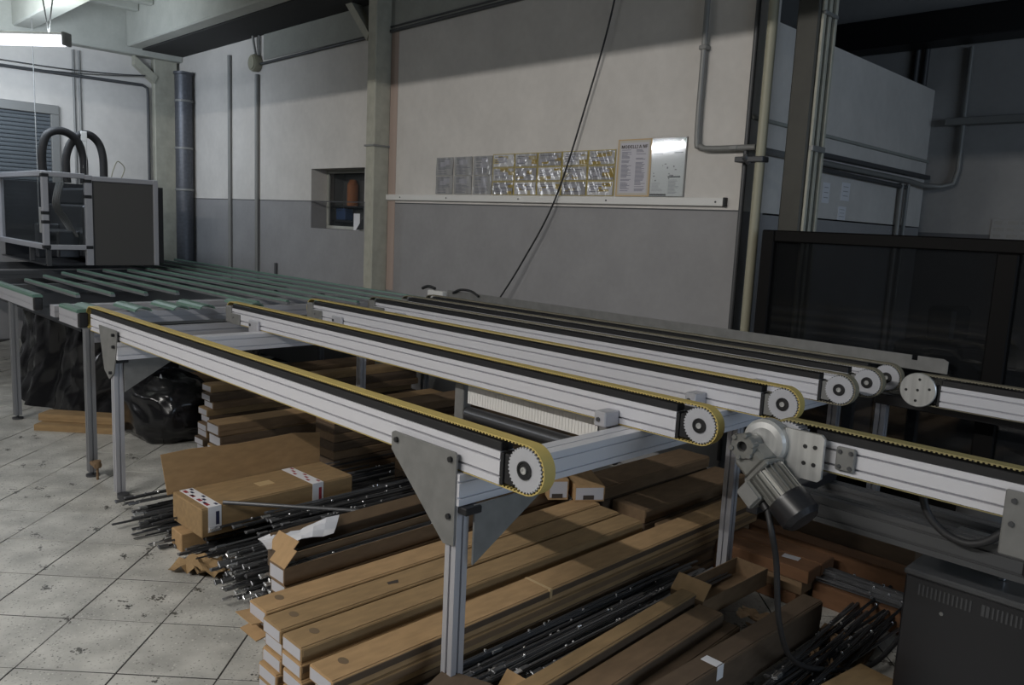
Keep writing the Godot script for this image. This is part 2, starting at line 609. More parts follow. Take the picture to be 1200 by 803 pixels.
	bx(st, Vector3(-3.4, 3.02, -6.86), Vector3(5.0, 3.24, -6.6), 0.01)
	struct("trim_%d" % n, st, M("black"))
	n += 1
	# columns
	st = S()
	bx(st, Vector3(-5.82, 0, ZW), Vector3(-5.70, CEIL, -3.94), 0.008)
	var col := struct("column_back", st, M("column_paint"))
	st = S()
	prism(st, PackedVector2Array([Vector2(0, 0), Vector2(0.03, -0.06), Vector2(0.62, 0.55), Vector2(0.62, 0.66)]), 0.1, Transform3D(Basis(Vector3(-1, 0, 0), Vector3.UP, Vector3(0, 0, -1)), Vector3(-5.815, 3.02, -3.945)))
	obj("knee_brace", st, M("column_paint"), col)
	st = S()
	bx(st, Vector3(-5.83, 2.10, ZW), Vector3(-5.69, 2.115, -3.93))
	obj("wire_tie", st, M("pipe_grey"), col)
	st = S()
	bx(st, Vector3(-5.70, 0.9, ZW), Vector3(-5.60, 3.05, ZW + 0.004))
	struct("trim_%d" % n, st, M("pink_paint"))
	n += 1
	st = S()
	bx(st, Vector3(XL, 0, -4.06), Vector3(XL + 0.10, 3.24, -3.79), 0.008)
	var pil := struct("column_corner", st, M("column_paint"))
	st = S()
	prism(st, PackedVector2Array([Vector2(0, 0), Vector2(0.04, -0.08), Vector2(0.26, 0.10), Vector2(0.26, 0.2)]), 0.1, Transform3D(Basis(Vector3(0, 0, 1), Vector3.UP, Vector3(-1, 0, 0)), Vector3(XL + 0.11, 3.04, -3.83)))
	obj("haunch", st, M("column_paint"), pil)
	st = S()
	bx(st, Vector3(-2.07, 0, -4.17), Vector3(-1.95, CEIL, -4.0), 0.008)
	col = struct("column_dark", st, M("dark_steel_paint"))
	st = S()
	bx(st, Vector3(-1.95, 0, -4.05), Vector3(-1.935, CEIL, -4.02), 0.003)
	bx(st, Vector3(-1.95, 0, -4.11), Vector3(-1.935, CEIL, -4.08), 0.003)
	bx(st, Vector3(-1.95, 0, -4.165), Vector3(-1.93, CEIL, -4.14), 0.003)
	obj("cable_channel", st, M("column_paint"), col)
	st = S()
	bx(st, Vector3(-1.95, 1.95, -4.165), Vector3(-1.925, 1.98, -4.02), 0.003)
	bx(st, Vector3(-1.95, 2.62, -4.165), Vector3(-1.925, 2.64, -4.02), 0.003)
	obj("channel_strap", st, M("pipe_grey"), col)

# ------------------------------------------------------------------ wall fittings
func build_wall_fittings() -> void:
	var st := S()
	# roller shutter window of the left wall
	bx(st, Vector3(XL, 2.47, -2.775), Vector3(XL + 0.05, 2.57, -0.9), 0.006)
	bx(st, Vector3(XL, 1.26, -2.775), Vector3(XL + 0.05, 2.47, -2.69), 0.006)
	bx(st, Vector3(XL, 1.26, -0.98), Vector3(XL + 0.05, 2.47, -0.9), 0.006)
	bx(st, Vector3(XL, 1.2, -2.775), Vector3(XL + 0.06, 1.26, -0.9), 0.006)
	var win := struct("window_1", st, M("pipe_grey"))
	var slat := S()
	prism(slat, PackedVector2Array([Vector2(0, 0.001), Vector2(0.012, 0.006), Vector2(0.014, 0.022), Vector2(0.012, 0.038), Vector2(0, 0.043)]), 1.7, Transform3D(Basis(Vector3(1, 0, 0), Vector3.UP, Vector3(0, 0, 1)), Vector3(XL + 0.004, 0, -2.69)))
	var sm := meshed(slat)
	for k in 28:
		obj("slat", sm, M("shutter"), win).position = Vector3(0, 1.26 + k * 0.0435, 0)
	# small recessed window of the back wall, the lit cupboard behind it
	st = S()
	bx(st, Vector3(-6.96, 1.385, -4.30), Vector3(-6.06, 1.415, -4.27), 0.003)
	bx(st, Vector3(-6.96, 1.915, -4.30), Vector3(-6.06, 1.945, -4.27), 0.003)
	bx(st, Vector3(-6.96, 1.415, -4.30), Vector3(-6.93, 1.915, -4.27), 0.003)
	bx(st, Vector3(-6.09, 1.415, -4.30), Vector3(-6.06, 1.915, -4.27), 0.003)
	win = struct("window_2", st, M("concrete"))
	st = S()
	bx(st, Vector3(-6.93, 1.415, -4.288), Vector3(-6.09, 1.915, -4.284))
	obj("pane", st, M("glass_clear"), win)
	st = S()
	bx(st, Vector3(-6.99, 1.35, -4.48), Vector3(-6.03, 1.98, -4.46))
	bx(st, Vector3(-6.96, 1.35, -4.46), Vector3(-6.06, 1.38, -4.36))
	bx(st, Vector3(-6.96, 1.95, -4.46), Vector3(-6.06, 1.98, -4.36))
	bx(st, Vector3(-6.99, 1.35, -4.46), Vector3(-6.96, 1.98, -4.36))
	bx(st, Vector3(-6.06, 1.35, -4.46), Vector3(-6.03, 1.98, -4.36))
	obj("back_box", st, M("pipe_grey"), win)
	st = S()
	bx(st, Vector3(-6.46, 1.385, -4.262), Vector3(-6.36, 1.54, -4.256), 0.002)
	tag(obj("notice_card", st, M("paper")), "small pale printed card standing in the recessed window", "card")
	st = S()
	prism(st, PackedVector2Array([Vector2(0, 0), Vector2(0.16, 0.02), Vector2(0.16, 0.12), Vector2(0.1, 0.1)]), 0.05, Transform3D(Basis(), Vector3(-6.32, 1.39, -4.24)))
	tag(obj("rag", st, M("black_rubber")), "black rag lying on the sill of the recessed window", "rag")
	st = S()
	lathe(st, [Vector2(0, 0), Vector2(0.055, 0), Vector2(0.055, 0.20), Vector2(0.03, 0.25), Vector2(0, 0.25)], Transform3D(Basis(Vector3(1, 0, 0), Vector3(0, 0, -1), Vector3(0, 1, 0)), Vector3(-6.70, 1.612, -4.40)), 16)
	tag(obj("orange_bottle", st, M("orange")), "tall orange bottle behind the glass of the recessed window", "bottle")
	st = S()
	bx(st, Vector3(-6.90, 1.473, -4.44), Vector3(-6.74, 1.585, -4.34), 0.008)
	tag(obj("blue_box", st, M("blue")), "blue box behind the glass of the recessed window", "box")
	st = S()
	bx(st, Vector3(-6.95, 1.455, -4.455), Vector3(-6.07, 1.47, -4.33))
	bx(st, Vector3(-6.95, 1.595, -4.455), Vector3(-6.07, 1.61, -4.33))
	tag(obj("shelf", st, M("steel_dark")), "dark two-tier shelf behind the glass of the recessed window", "shelf")

	# white cable raceway
	st = S()
	prism(st, PackedVector2Array([Vector2(0, 0), Vector2(0.022, 0), Vector2(0.026, 0.004), Vector2(0.026, 0.044), Vector2(0.022, 0.048), Vector2(0, 0.048)]), 3.255, Transform3D(Basis(Vector3(0, 0, 1), Vector3.UP, Vector3(-1, 0, 0)), Vector3(-2.445, 1.663, ZW)))
	var race := tag(obj("cable_raceway", st, M("white_plastic")), "long white plastic cable raceway under the notices", "raceway")
	st = S()
	bx(st, Vector3(-2.452, 1.661, ZW), Vector3(-2.437, 1.713, ZW + 0.03), 0.002)
	obj("end_cap", st, M("black"), race)
	for x in [-2.5, -3.3, -4.1, -4.9, -5.5]:
		st = S()
		cyl(st, Vector3(x, 1.687, ZW + 0.025), Vector3(x, 1.687, ZW + 0.029), 0.006, 8)
		obj("screw", st, M("pipe_dark"), race)

	# notices
	build_notices()

	# pipes and conduits
	st = S()
	cyl(st, Vector3(-8.65, 0.3, ZW + 0.02), Vector3(-8.65, 3.18, ZW + 0.02), 0.022, 12)
	tag(obj("wall_conduit", st, M("pipe_grey")), "thin grey conduit on the back wall beside the steel duct, ending below the ceiling", "conduit")
	st = S()
	cyl(st, Vector3(-8.015, 0.3, ZW + 0.024), Vector3(-8.015, 2.92, ZW + 0.024), 0.022, 12)
	tube(st, smooth_path([Vector3(-8.04, 3.1, ZW + 0.02), Vector3(-8.06, 3.25, ZW + 0.04), Vector3(-8.05, 3.38, ZW + 0.06)]), 0.014, 8)
	cyl(st, Vector3(-7.98, 3.1, ZW + 0.02), Vector3(-7.98, 3.34, ZW + 0.02), 0.012, 8)
	tag(obj("wall_conduit", st, M("pipe_grey")), "grey conduit on the back wall running up to the round junction box", "conduit")
	st = S()
	lathe(st, [Vector2(0, 0), Vector2(0.085, 0), Vector2(0.09, 0.05), Vector2(0.08, 0.075), Vector2(0, 0.075)], Transform3D(Basis(), Vector3(-8.03, 3.03, ZW)), 20)
	var jb := tag(obj("junction_box", st, M("pipe_cream")), "round cream junction box high on the back wall", "junction box")
	st = S()
	lathe(st, [Vector2(0, 0.075), Vector2(0.07, 0.075), Vector2(0.066, 0.085), Vector2(0, 0.085)], Transform3D(Basis(), Vector3(-8.03, 3.03, ZW)), 20)
	obj("lid", st, M("pipe_cream"), jb)
	st = S()
	cyl(st, Vector3(-7.94, 3.015, ZW + 0.02), Vector3(-5.83, 3.035, ZW + 0.02), 0.014, 10)
	cyl(st, Vector3(-5.69, 3.04, ZW + 0.02), Vector3(-2.7, 3.08, ZW + 0.02), 0.014, 10)
	cyl(st, Vector3(-5.69, 3.075, ZW + 0.02), Vector3(-2.7, 3.115, ZW + 0.02), 0.008, 8)
	tag(obj("wall_conduit", st, M("pipe_dark")), "dark level conduit along the foot of the concrete band under the ceiling", "conduit")
	st = S()
	cyl(st, Vector3(-7.62, 0.3, ZW + 0.015), Vector3(-7.62, 1.0, ZW + 0.015), 0.016, 10)
	tag(obj("pipe_stub", st, M("pipe_dark")), "short dark pipe stub on the grey dado just above the table", "pipe")
	# steel duct in the corner
	st = S()
	lathe(st, [Vector2(0, 0), Vector2(0.098, 0), Vector2(0.098, 3.05), Vector2(0.112, 3.055), Vector2(0.112, 3.08), Vector2(0, 3.10)], Transform3D(Basis(Vector3(1, 0, 0), Vector3(0, 0, -1), Vector3(0, 1, 0)), Vector3(-9.64, 0.0, -3.985)), 28)
	var duct := tag(obj("air_duct", st, M("duct_steel")), "round grey steel duct standing in the room corner", "duct")
	for y in [1.72, 2.2, 2.74]:
		st = S()
		lathe(st, [Vector2(0.097, 0), Vector2(0.106, 0.004), Vector2(0.106, 0.024), Vector2(0.097, 0.028)], Transform3D(Basis(Vector3(1, 0, 0), Vector3(0, 0, -1), Vector3(0, 1, 0)), Vector3(-9.64, y, -3.985)), 28)
		obj("clamp_band", st, M("pipe_grey"), duct)
	# left wall conduits
	st = S()
	tube(st, [Vector3(XL + 0.03, 2.905, -1.0), Vector3(XL + 0.03, 2.93, -3.68), Vector3(XL + 0.03, 2.90, -3.735), Vector3(XL + 0.03, 2.8, -3.74), Vector3(XL + 0.03, 0.4, -3.74)], 0.017, 8)
	tag(obj("wall_conduit", st, M("pipe_dark")), "dark conduit along the left wall turning down beside the corner pillar", "conduit")
	st = S()
	for z in [-2.94, -3.0]:
		cyl(st, Vector3(XL + 0.02, 1.7, z), Vector3(XL + 0.02, 3.2, z), 0.013, 8)
	tag(obj("pipe_pair", st, M("pipe_grey")), "two thin grey pipes side by side on the left wall by the shutter", "pipes")
	st = S()
	tube(st, smooth_path([Vector3(XL + 0.06, 2.98, -1.0), Vector3(XL + 0.06, 2.97, -2.6), Vector3(XL + 0.06, 3.0, -3.3), Vector3(XL + 0.08, 3.05, -3.8)]), 0.006, 6)
	tube(st, smooth_path([Vector3(XL + 0.06, 2.94, -1.0), Vector3(XL + 0.06, 2.92, -2.4), Vector3(XL + 0.06, 2.98, -3.3), Vector3(XL + 0.08, 3.05, -3.8)]), 0.005, 6)
	tag(obj("slack_cable", st, M("pipe_dark")), "two slack cables sagging along the top of the left wall", "cable")
	st = S()
	cyl(st, Vector3(-9.35, 1.0, -2.36), Vector3(-9.35, 3.6, -2.36), 0.005, 6)
	tag(obj("hanging_wire", st, M("pipe_grey")), "thin straight wire hanging from the ceiling in front of the shutter", "wire")
	st = S()
	cyl(st, Vector3(-8.9, 3.52, -2.2), Vector3(-6.3, 3.42, -4.05), 0.012, 8)
	tag(obj("ceiling_conduit", st, M("pipe_dark")), "dark conduit crossing under the ceiling ribs to the back wall", "conduit")

	# hanging black cable
	st = S()
	tube(st, smooth_path([Vector3(-3.2, 3.74, -4.06), Vector3(-3.32, 2.92, -4.06), Vector3(-3.5, 2.31, -4.06), Vector3(-3.725, 1.68, -4.05), Vector3(-3.99, 1.24, -4.03), Vector3(-4.17, 0.97, -4.0)], 8), 0.006, 8)
	tag(obj("hanging_cable", st, M("black_rubber")), "thin black cable hanging slack across the notices down to the conveyor", "cable")

	# U shaped pipe and riser at the right end of the back wall
	st = S()
	tube(st, smooth_path([Vector3(-2.65, 3.7, ZW + 0.035), Vector3(-2.65, 2.6, ZW + 0.035), Vector3(-2.65, 2.06, ZW + 0.035), Vector3(-2.62, 2.0, ZW + 0.035), Vector3(-2.54, 1.985, ZW + 0.035), Vector3(-2.27, 1.985, ZW + 0.035)], 5), 0.017, 10)
	for p in [[-2.65, 2.55], [-2.4, 1.985]]:
		bx(st, Vector3(p[0] - 0.024, p[1] - 0.012, ZW), Vector3(p[0] + 0.024, p[1] + 0.012, ZW + 0.056), 0.004)
	tag(obj("bent_pipe", st, M("pipe_grey")), "grey pipe coming down the back wall and bending to the corner riser", "pipe")
	st = S()
	cyl(st, Vector3(-2.225, 0.0, -4.04), Vector3(-2.225, 3.74, -4.04), 0.027, 14)
	var riser := tag(obj("riser_pipe", st, M("pipe_cream")), "cream riser pipe at the corner of the back wall, left of the dark column", "pipe")
	st = S()
	bx(st, Vector3(-2.36, 1.90, -4.07), Vector3(-2.19, 1.93, -4.0), 0.004)
	cyl(st, Vector3(-2.28, 1.90, -4.03), Vector3(-2.30, 1.93, -4.0), 0.02, 8)
	obj("pipe_clamp", st, M("pipe_dark"), riser)
	st = S()
	cyl(st, Vector3(-2.335, 0.2, -4.075), Vector3(-2.335, 3.74, -4.075), 0.014, 8)
	tag(obj("corner_cable", st, M("pipe_dark")), "dark cable running down the very corner of the back wall", "cable")
	st = S()
	tube(st, [Vector3(-2.29, 1.985, -4.13), Vector3(XR + 0.03, 1.985, -4.2), Vector3(XR + 0.03, 1.975, -6.5), Vector3(XR + 0.05, 1.96, -6.72), Vector3(-2.2, 1.955, -6.82), Vector3(-2.12, 1.98, -6.85), Vector3(-2.10, 2.08, -6.86), Vector3(-2.11, 3.0, -6.86)], 0.02, 8)
	tag(obj("long_pipe", st, M("pipe_grey")), "grey pipe along the return wall rising up the far wall", "pipe")
	st = S()
	bx(st, Vector3(XR, 2.015, ZF + 0.02), Vector3(XR + 0.05, 2.045, -4.9), 0.004)
	cyl(st, Vector3(XR + 0.03, 1.925, -6.45), Vector3(XR + 0.03, 1.945, -4.6), 0.015, 8)
	tag(obj("cable_tray", st, M("pipe_dark")), "dark cable tray and thin conduit under the ledge of the return wall", "tray")
	st = S()
	cyl(st, Vector3(XR + 0.03, 0.0, -6.35), Vector3(XR + 0.03, 1.95, -6.35), 0.02, 8)
	cyl(st, Vector3(XR + 0.03, 0.0, -6.48), Vector3(XR + 0.03, 1.95, -6.48), 0.016, 8)
	tag(obj("pipe_pair", st, M("pipe_grey")), "two upright pipes low on the return wall behind the glazed frame", "pipes")
	st = S()
	bx(st, Vector3(-2.22, 2.42, ZF), Vector3(5.0, 2.475, ZF + 0.10), 0.004)
	tag(obj("wall_duct", st, M("pipe_grey")), "level grey cable duct along the far wall", "duct")
	st = S()
	for x in [-2.50, -2.43]:
		cyl(st, Vector3(x, 2.5, ZF + 0.03), Vector3(x, 3.3, ZF + 0.03), 0.022, 8)
	tag(obj("pipe_pair", st, M("pipe_dark")), "two dark upright pipes on the far wall above the annex", "pipes")
	# faint bluish notes on the return wall, notice on the far wall
	for q in [[-4.92, 1.72, 0.10, 0.15, "pale note on the return wall, right beside the dark column"], [-5.38, 1.77, 0.13, 0.12, "pale note on the return wall, upper of the pair farther from the column"], [-5.36, 1.64, 0.12, 0.09, "pale note on the return wall, lower of the pair farther from the column"], [-5.1, 1.74, 0.1, 0.13, "pale note on the return wall, second from the dark column"]]:
		st = S()
		bx(st, Vector3(XR, q[1], q[0] - q[2]), Vector3(XR + 0.003, q[1] + q[3], q[0]))
		var nt := tag(obj("wall_note", st, M("paper")), q[4], "note", "notes on the return wall")
		st = S()
		for k in 3:
			bx(st, Vector3(XR + 0.003, q[1] + q[3] * (0.25 + 0.25 * k), q[0] - q[2] * 0.8), Vector3(XR + 0.0036, q[1] + q[3] * (0.28 + 0.25 * k), q[0] - q[2] * 0.2))
		obj("writing", st, M("pipe_grey"), nt)
	st = S()
	bx(st, Vector3(-1.83, 1.555, ZF), Vector3(-1.45, 1.72, ZF + 0.01), 0.002)
	var sg := tag(obj("notice_board", st, M("far_wall")), "small pale notice board with dark rows on the far wall", "notice")
	st = S()
	for k in 3:
		for j in 4:
			bx(st, Vector3(-1.81 + j * 0.09, 1.58 + k * 0.05, ZF + 0.01), Vector3(-1.81 + j * 0.09 + 0.05 + 0.02 * ((k + j) % 2), 1.605 + k * 0.05, ZF + 0.0115))
	obj("printed_rows", st, M("pipe_grey"), sg)

	# hanging tube lamp
	var lamp := thing("hanging_tube_lamp", "glowing white fluorescent tube lamp hung from the ceiling by a wire", "lamp", Vector3(-8.59, 2.92, -1.80), deg_to_rad(39.4))
	st = S()
	bx(st, Vector3(-0.75, 0.036, -0.04), Vector3(0.75, 0.056, 0.04), 0.006)
	obj("housing", st, M("white_plastic"), lamp)
	st = S()
	cyl(st, Vector3(-0.75, -0.012, 0), Vector3(0.75, -0.012, 0), 0.045, 20, 0.01)
	obj("tube", st, M("tube_glow"), lamp)
	for s in [-1, 1]:
		st = S()
		bx(st, Vector3(s * 0.765 - 0.014, -0.05, -0.052), Vector3(s * 0.765 + 0.014, 0.062, 0.052), 0.005)
		obj("end_cap", st, M("plate_grey"), lamp)
		st = S()
		cyl(st, Vector3(s * 0.6, 0.06, 0), Vector3(s * 0.6 - 0.05, 0.45, 0.02), 0.006, 6)
		cyl(st, Vector3(s * 0.6, 0.06, 0), Vector3(s * 0.6 + 0.05, 0.45, -0.02), 0.006, 6)
		obj("hanger_wire", st, M("pipe_dark"), lamp)
	for p in [Vector3(-3.5, 3.66, 2.62), Vector3(-1.7, 3.66, 2.62), Vector3(-8.0, 2.985, 3.27)]:
		var hl := thing("hall_tube_lamp", "fluorescent tube lamp in the row behind the photographer", "lamp", p, 0, "tube lamps behind the photographer")
		st = S()
		bx(st, Vector3(-0.8, 0.02, -0.06), Vector3(0.8, 0.09, 0.06), 0.006)
		obj("housing", st, M("white_plastic"), hl)
		st = S()
		cyl(st, Vector3(-0.75, -0.01, 0), Vector3(0.75, -0.01, 0), 0.018, 12)
		obj("tube", st, M("tube_glow"), hl)

func build_notices() -> void:
	var st := S()
	# three clear sleeves of grey papers, then the yellow framed sleeves, then two posters
	for k in 3:
		var t := thing("document_sleeve", ["clear sleeve of faded papers, leftmost of the three unframed ones", "middle one of the three unframed clear sleeves of faded papers", "unframed clear sleeve of faded papers touching the yellow framed ones"][k], "sleeve", Vector3(-5.06 + k * 0.222, 1.715, ZW + 0.002))
		var pm := image_mat("faded_print_%d" % k, print_tex(72, 96, Color(0.58, 0.58, 0.58), 40 + k, "rows"), 0.16)
		for j in 2:
			var o := obj("page", wavy(0.205, 0.138, 70 + k * 2 + j), pm, t)
			o.position = Vector3(0.004, 0.004 + j * 0.143, 0.001)
	for c in 5:
		for r in 3:
			var where: String = ["top", "middle", "bottom"][2 - r] + " row"
			var t := thing("framed_sleeve", "yellow edged document sleeve, %s, %s column from the left" % [where, ["first", "second", "third", "fourth", "fifth"][c]], "sleeve", Vector3(-4.40 + c * 0.2285, 1.716 + r * 0.0985, ZW + 0.002))
			st = S()
			for f in [[0, 0, 0.226, 0.004], [0, 0.091, 0.226, 0.096], [0, 0.004, 0.007, 0.091], [0.219, 0.004, 0.226, 0.091]]:
				bx(st, Vector3(f[0], f[1], 0), Vector3(f[2], f[3], 0.003))
			obj("yellow_border", st, M("yellow_paper"), t)
			var g: float = 0.56 + 0.08 * ((c * 2 + r) % 3)
			var o := obj("page", wavy(0.211, 0.086, 200 + c * 3 + r), image_mat("sleeve_print", print_tex(96, 44, Color(g, g, g * 1.01), 100 + c * 3 + r, "patches"), 0.13), t)
			o.position = Vector3(0.0075, 0.0045, 0.0005)
	var p := thing("printed_poster", "tan edged poster with a bold title and two columns of small print", "poster", Vector3(-3.245, 1.714, ZW + 0.002))
	st = S()
	bx(st, Vector3(0, 0, 0), Vector3(0.262, 0.352, 0.004), 0.001)
	obj("board", st, M("tape_tan"), p)
	var o := obj("print", sheet(0.238, 0.335), image_mat("column_print", print_tex(190, 260, Color(0.72, 0.70, 0.66), 7, "columns")), p)
	o.position = Vector3(0.012, 0.009, 0.0046)
	lettering("MODELLI A NF", 0.020, 0.2, Vector3(0.13, 0.305, 0.005), "title", M("ink"), p)
	p = thing("first_aid_poster", "pale poster with a dark green header and a white cross", "poster", Vector3(-2.982, 1.714, ZW + 0.002))
	st = S()
	bx(st, Vector3(0, 0, 0), Vector3(0.252, 0.35, 0.005), 0.001)
	obj("board", st, M("pipe_grey"), p)
	o = obj("print", sheet(0.238, 0.342), image_mat("aid_print", print_tex(160, 260, Color(0.74, 0.76, 0.76), 9, "aid"), 0.25), p)
	o.position = Vector3(0.005, 0.004, 0.0056)
	st = S()
	bx(st, Vector3(0.213, 0.304, 0.0055), Vector3(0.221, 0.336, 0.0075))
	bx(st, Vector3(0.201, 0.316, 0.0055), Vector3(0.233, 0.324, 0.0075))
	obj("white_cross", st, M("paper"), p)
	st = S()
	bx(st, Vector3(0.002, 0.002, 0.009), Vector3(0.246, 0.348, 0.0105))
	obj("glossy_cover", st, M("cover"), p)

func wavy(w: float, h: float, sd: int) -> ArrayMesh:     # a crinkled glossy sheet facing +z
	var st := S()
	var r := RandomNumberGenerator.new()
	r.seed = sd
	var nx := 24
	var ny := 8
	var g := []
	var ph := r.randf() * TAU
	for i in nx + 1:
		var row := []
		for j in ny + 1:
			row.append(Vector3(w * i / nx, h * j / ny, 0.004 + 0.0020 * sin(TAU * w * i / nx / 0.07 + ph + 0.5 * j) + 0.0012 * r.randf()))
		g.append(row)
	st.set_smooth_group(5)
	for i in nx:
		for j in ny:
			for k in [[0, 0], [0, 1], [1, 1], [0, 0], [1, 1], [1, 0]]:
				st.set_uv(Vector2(float(i + k[0]) / nx, 1.0 - float(j + k[1]) / ny))
				st.add_vertex(g[i + k[0]][j + k[1]])
	return meshed(st)

func lettering(text: String, height: float, width: float, at: Vector3, called: String, m: Material, parent: Node) -> void:
	var tm := TextMesh.new()
	var f := SystemFont.new()
	f.font_names = PackedStringArray(["Droid Sans"])
	f.font_weight = 700
	tm.font = f
	tm.text = text
	tm.font_size = 32
	tm.pixel_size = 0.01
	tm.depth = 0.02
	var o := obj(called, tm, m, parent)
	var bb := tm.get_aabb()
	var s := height / maxf(bb.size.y, 0.01)
	var sx := width / maxf(bb.size.x, 0.01)
	o.scale = Vector3(sx, s, 0.05)
	o.position = at

# ------------------------------------------------------------------ machine at the far left
func build_left_machine() -> void:
	var m := thing("glazed_machine", "enclosed machine with clear panels in an aluminium frame at the table's far end", "machine", Vector3(-8.8, 0, -2.55))
	var x1 := 0.8
	var x0 := -0.8
	var z1 := 0.5
	var zm := 0.15
	var z0 := -0.5
	var st := S()
	# frame bars
	for q in [[Vector3(x1 - 0.05, 1.10, z1 - 0.05), Vector3(x1, 1.78, z1)], [Vector3(x1 - 0.05, 0.95, zm - 0.06), Vector3(x1, 1.77, zm)], [Vector3(x1 - 0.045, 0.95, z0), Vector3(x1, 1.765, z0 + 0.045)], [Vector3(x0, 1.10, z1 - 0.05), Vector3(x0 + 0.05, 1.78, z1)]]:
		st = S()
		bx(st, q[0], q[1], 0.004)
		obj("upright", st, M("aluminium_mid"), m)
	for q in [[Vector3(x0, 1.735, z1 - 0.05), Vector3(x1 - 0.05, 1.785, z1)], [Vector3(x0, 1.09, z1 - 0.05), Vector3(x1 - 0.05, 1.14, z1)], [Vector3(x1 - 0.05, 1.735, zm), Vector3(x1, 1.78, z1 - 0.05)], [Vector3(x1 - 0.05, 1.09, zm), Vector3(x1, 1.135, z1 - 0.05)], [Vector3(x1 - 0.045, 1.72, z0 + 0.045), Vector3(x1, 1.765, zm - 0.06)], [Vector3(x0, 1.72, z0), Vector3(x1 - 0.045, 1.765, z0 + 0.045)]]:
		st = S()
		bx(st, q[0], q[1], 0.004)
		obj("rail", st, M("aluminium_mid"), m)
	for q in [[1.73, z1], [1.40, z1], [1.32, z1], [1.10, z1], [1.70, zm], [1.56, zm], [1.1, zm]]:
		st = S()
		bx(st, Vector3(x1 - 0.055, q[0], q[1] - 0.055), Vector3(x1 + 0.004, q[0] + 0.03, q[1] + 0.004), 0.003)
		obj("joint_block", st, M("black"), m)
	st = S()
	bx(st, Vector3(x0 + 0.05, 1.14, z1 - 0.028), Vector3(x1 - 0.05, 1.735, z1 - 0.022))
	obj("clear_panel", st, M("glass_clear"), m)
	st = S()
	bx(st, Vector3(x1 - 0.028, 1.135, zm), Vector3(x1 - 0.022, 1.735, z1 - 0.05))
	obj("clear_panel", st, M("glass_clear"), m)
	st = S()
	bx(st, Vector3(x1 - 0.03, 0.95, z0 + 0.045), Vector3(x1 - 0.02, 1.72, zm - 0.06))
	obj("grey_panel", st, M("mesh_panel"), m)
	st = S()
	bx(st, Vector3(x1 - 0.04, 0.97, z0 - 0.05), Vector3(x1 - 0.01, 1.70, z0 - 0.004), 0.004)
	obj("side_strip", st, M("black"), m)
	st = S()
	bx(st, Vector3(x0, 0.95, z0), Vector3(x0 + 0.02, 1.72, z1 - 0.05))
	bx(st, Vector3(x0, 0.95, z0), Vector3(x1 - 0.05, 1.72, z0 + 0.02))
	bx(st, Vector3(x0, 0.945, z0), Vector3(x1 - 0.05, 0.96, z1 - 0.02))
	obj("back_panel", st, M("motor_black"), m)
	# the works inside
	st = S()
	bx(st, Vector3(x0 + 0.2, 1.0, -0.3), Vector3(x1 - 0.25, 1.5, 0.1), 0.02)
	bx(st, Vector3(x0 + 0.25, 1.5, -0.2), Vector3(x1 - 0.4, 1.66, 0.05), 0.02)
	cyl(st, Vector3(0.1, 1.2, 0.1), Vector3(0.1, 1.2, 0.3), 0.06, 14)
	bx(st, Vector3(-0.3, 0.96, 0.1), Vector3(-0.2, 1.3, 0.3), 0.01)
	bx(st, Vector3(0.42, 1.0, 0.12), Vector3(0.5, 1.25, 0.3), 0.01)
	obj("mechanism", st, M("steel_dark"), m)
	st = S()
	cyl(st, Vector3(0.24, 1.22, 0.36), Vector3(0.24, 1.46, 0.36), 0.03, 12, 0.004)
	obj("air_cylinder", st, M("white_plastic"), m)
	st = S()
	cyl(st, Vector3(0.3, 1.5, 0.33), Vector3(0.3, 1.72, 0.33), 0.012, 8)
	for k in 5:
		tube(st, smooth_path([Vector3(0.32 + k * 0.05, 1.7, 0.25), Vector3(0.36 + k * 0.05, 1.5, 0.3), Vector3(0.3 + k * 0.06, 1.35, 0.22), Vector3(0.4 + k * 0.04, 1.2, 0.15)]), 0.008, 6)
	obj("hose_bundle", st, M("pipe_grey"), m)
	for q in [[x1 - 0.1, 0.1], [x1 - 0.06, 0.45], [0.2, 0.45]]:
		st = S()
		bx(st, Vector3(q[0] - 0.02, 0.94, q[1] - 0.02), Vector3(q[0] + 0.02, 1.1, q[1] + 0.02), 0.003)
		obj("foot_post", st, M("pipe_dark"), m)
	# looped hoses on its top
	var hs := [
		["thick black hose looping over the machine, nearer the camera", [Vector3(-8.35, 1.70, -2.16), Vector3(-8.35, 1.95, -2.15), Vector3(-8.36, 2.12, -2.20), Vector3(-8.4, 2.17, -2.33), Vector3(-8.43, 2.11, -2.46), Vector3(-8.46, 1.95, -2.53), Vector3(-8.46, 1.70, -2.53)]],
		["thick black hose looping over the machine behind the white post", [Vector3(-8.45, 1.70, -2.38), Vector3(-8.45, 1.95, -2.38), Vector3(-8.46, 2.12, -2.46), Vector3(-8.48, 2.17, -2.58), Vector3(-8.5, 2.10, -2.68), Vector3(-8.5, 1.95, -2.72), Vector3(-8.5, 1.68, -2.72)]]]
	for h in hs:
		st = S()
		tube(st, smooth_path(h[1], 8), 0.036, 12)
		tag(obj("looped_hose", st, M("black_rubber")), h[0], "hose", "hoses on the machine")
	st = S()
	bx(st, Vector3(-8.48, 1.78, -2.555), Vector3(-8.43, 2.10, -2.515), 0.004)
	bx(st, Vector3(-8.48, 2.10, -2.56), Vector3(-8.43, 2.19, -2.505), 0.004)
	tag(obj("hose_post", st, M("white_plastic")), "white post on the machine holding the hoses", "post")
	st = S()
	tube(st, smooth_path([Vector3(-8.1, 1.75, -2.74), Vector3(-8.1, 1.86, -2.78), Vector3(-8.1, 1.92, -2.72), Vector3(-8.1, 1.84, -2.68), Vector3(-8.1, 1.77, -2.66)]), 0.005, 6)
	tag(obj("wire_loop", st, M("pipe_cream")), "thin pale wire loop at the corner of the machine top", "wire")

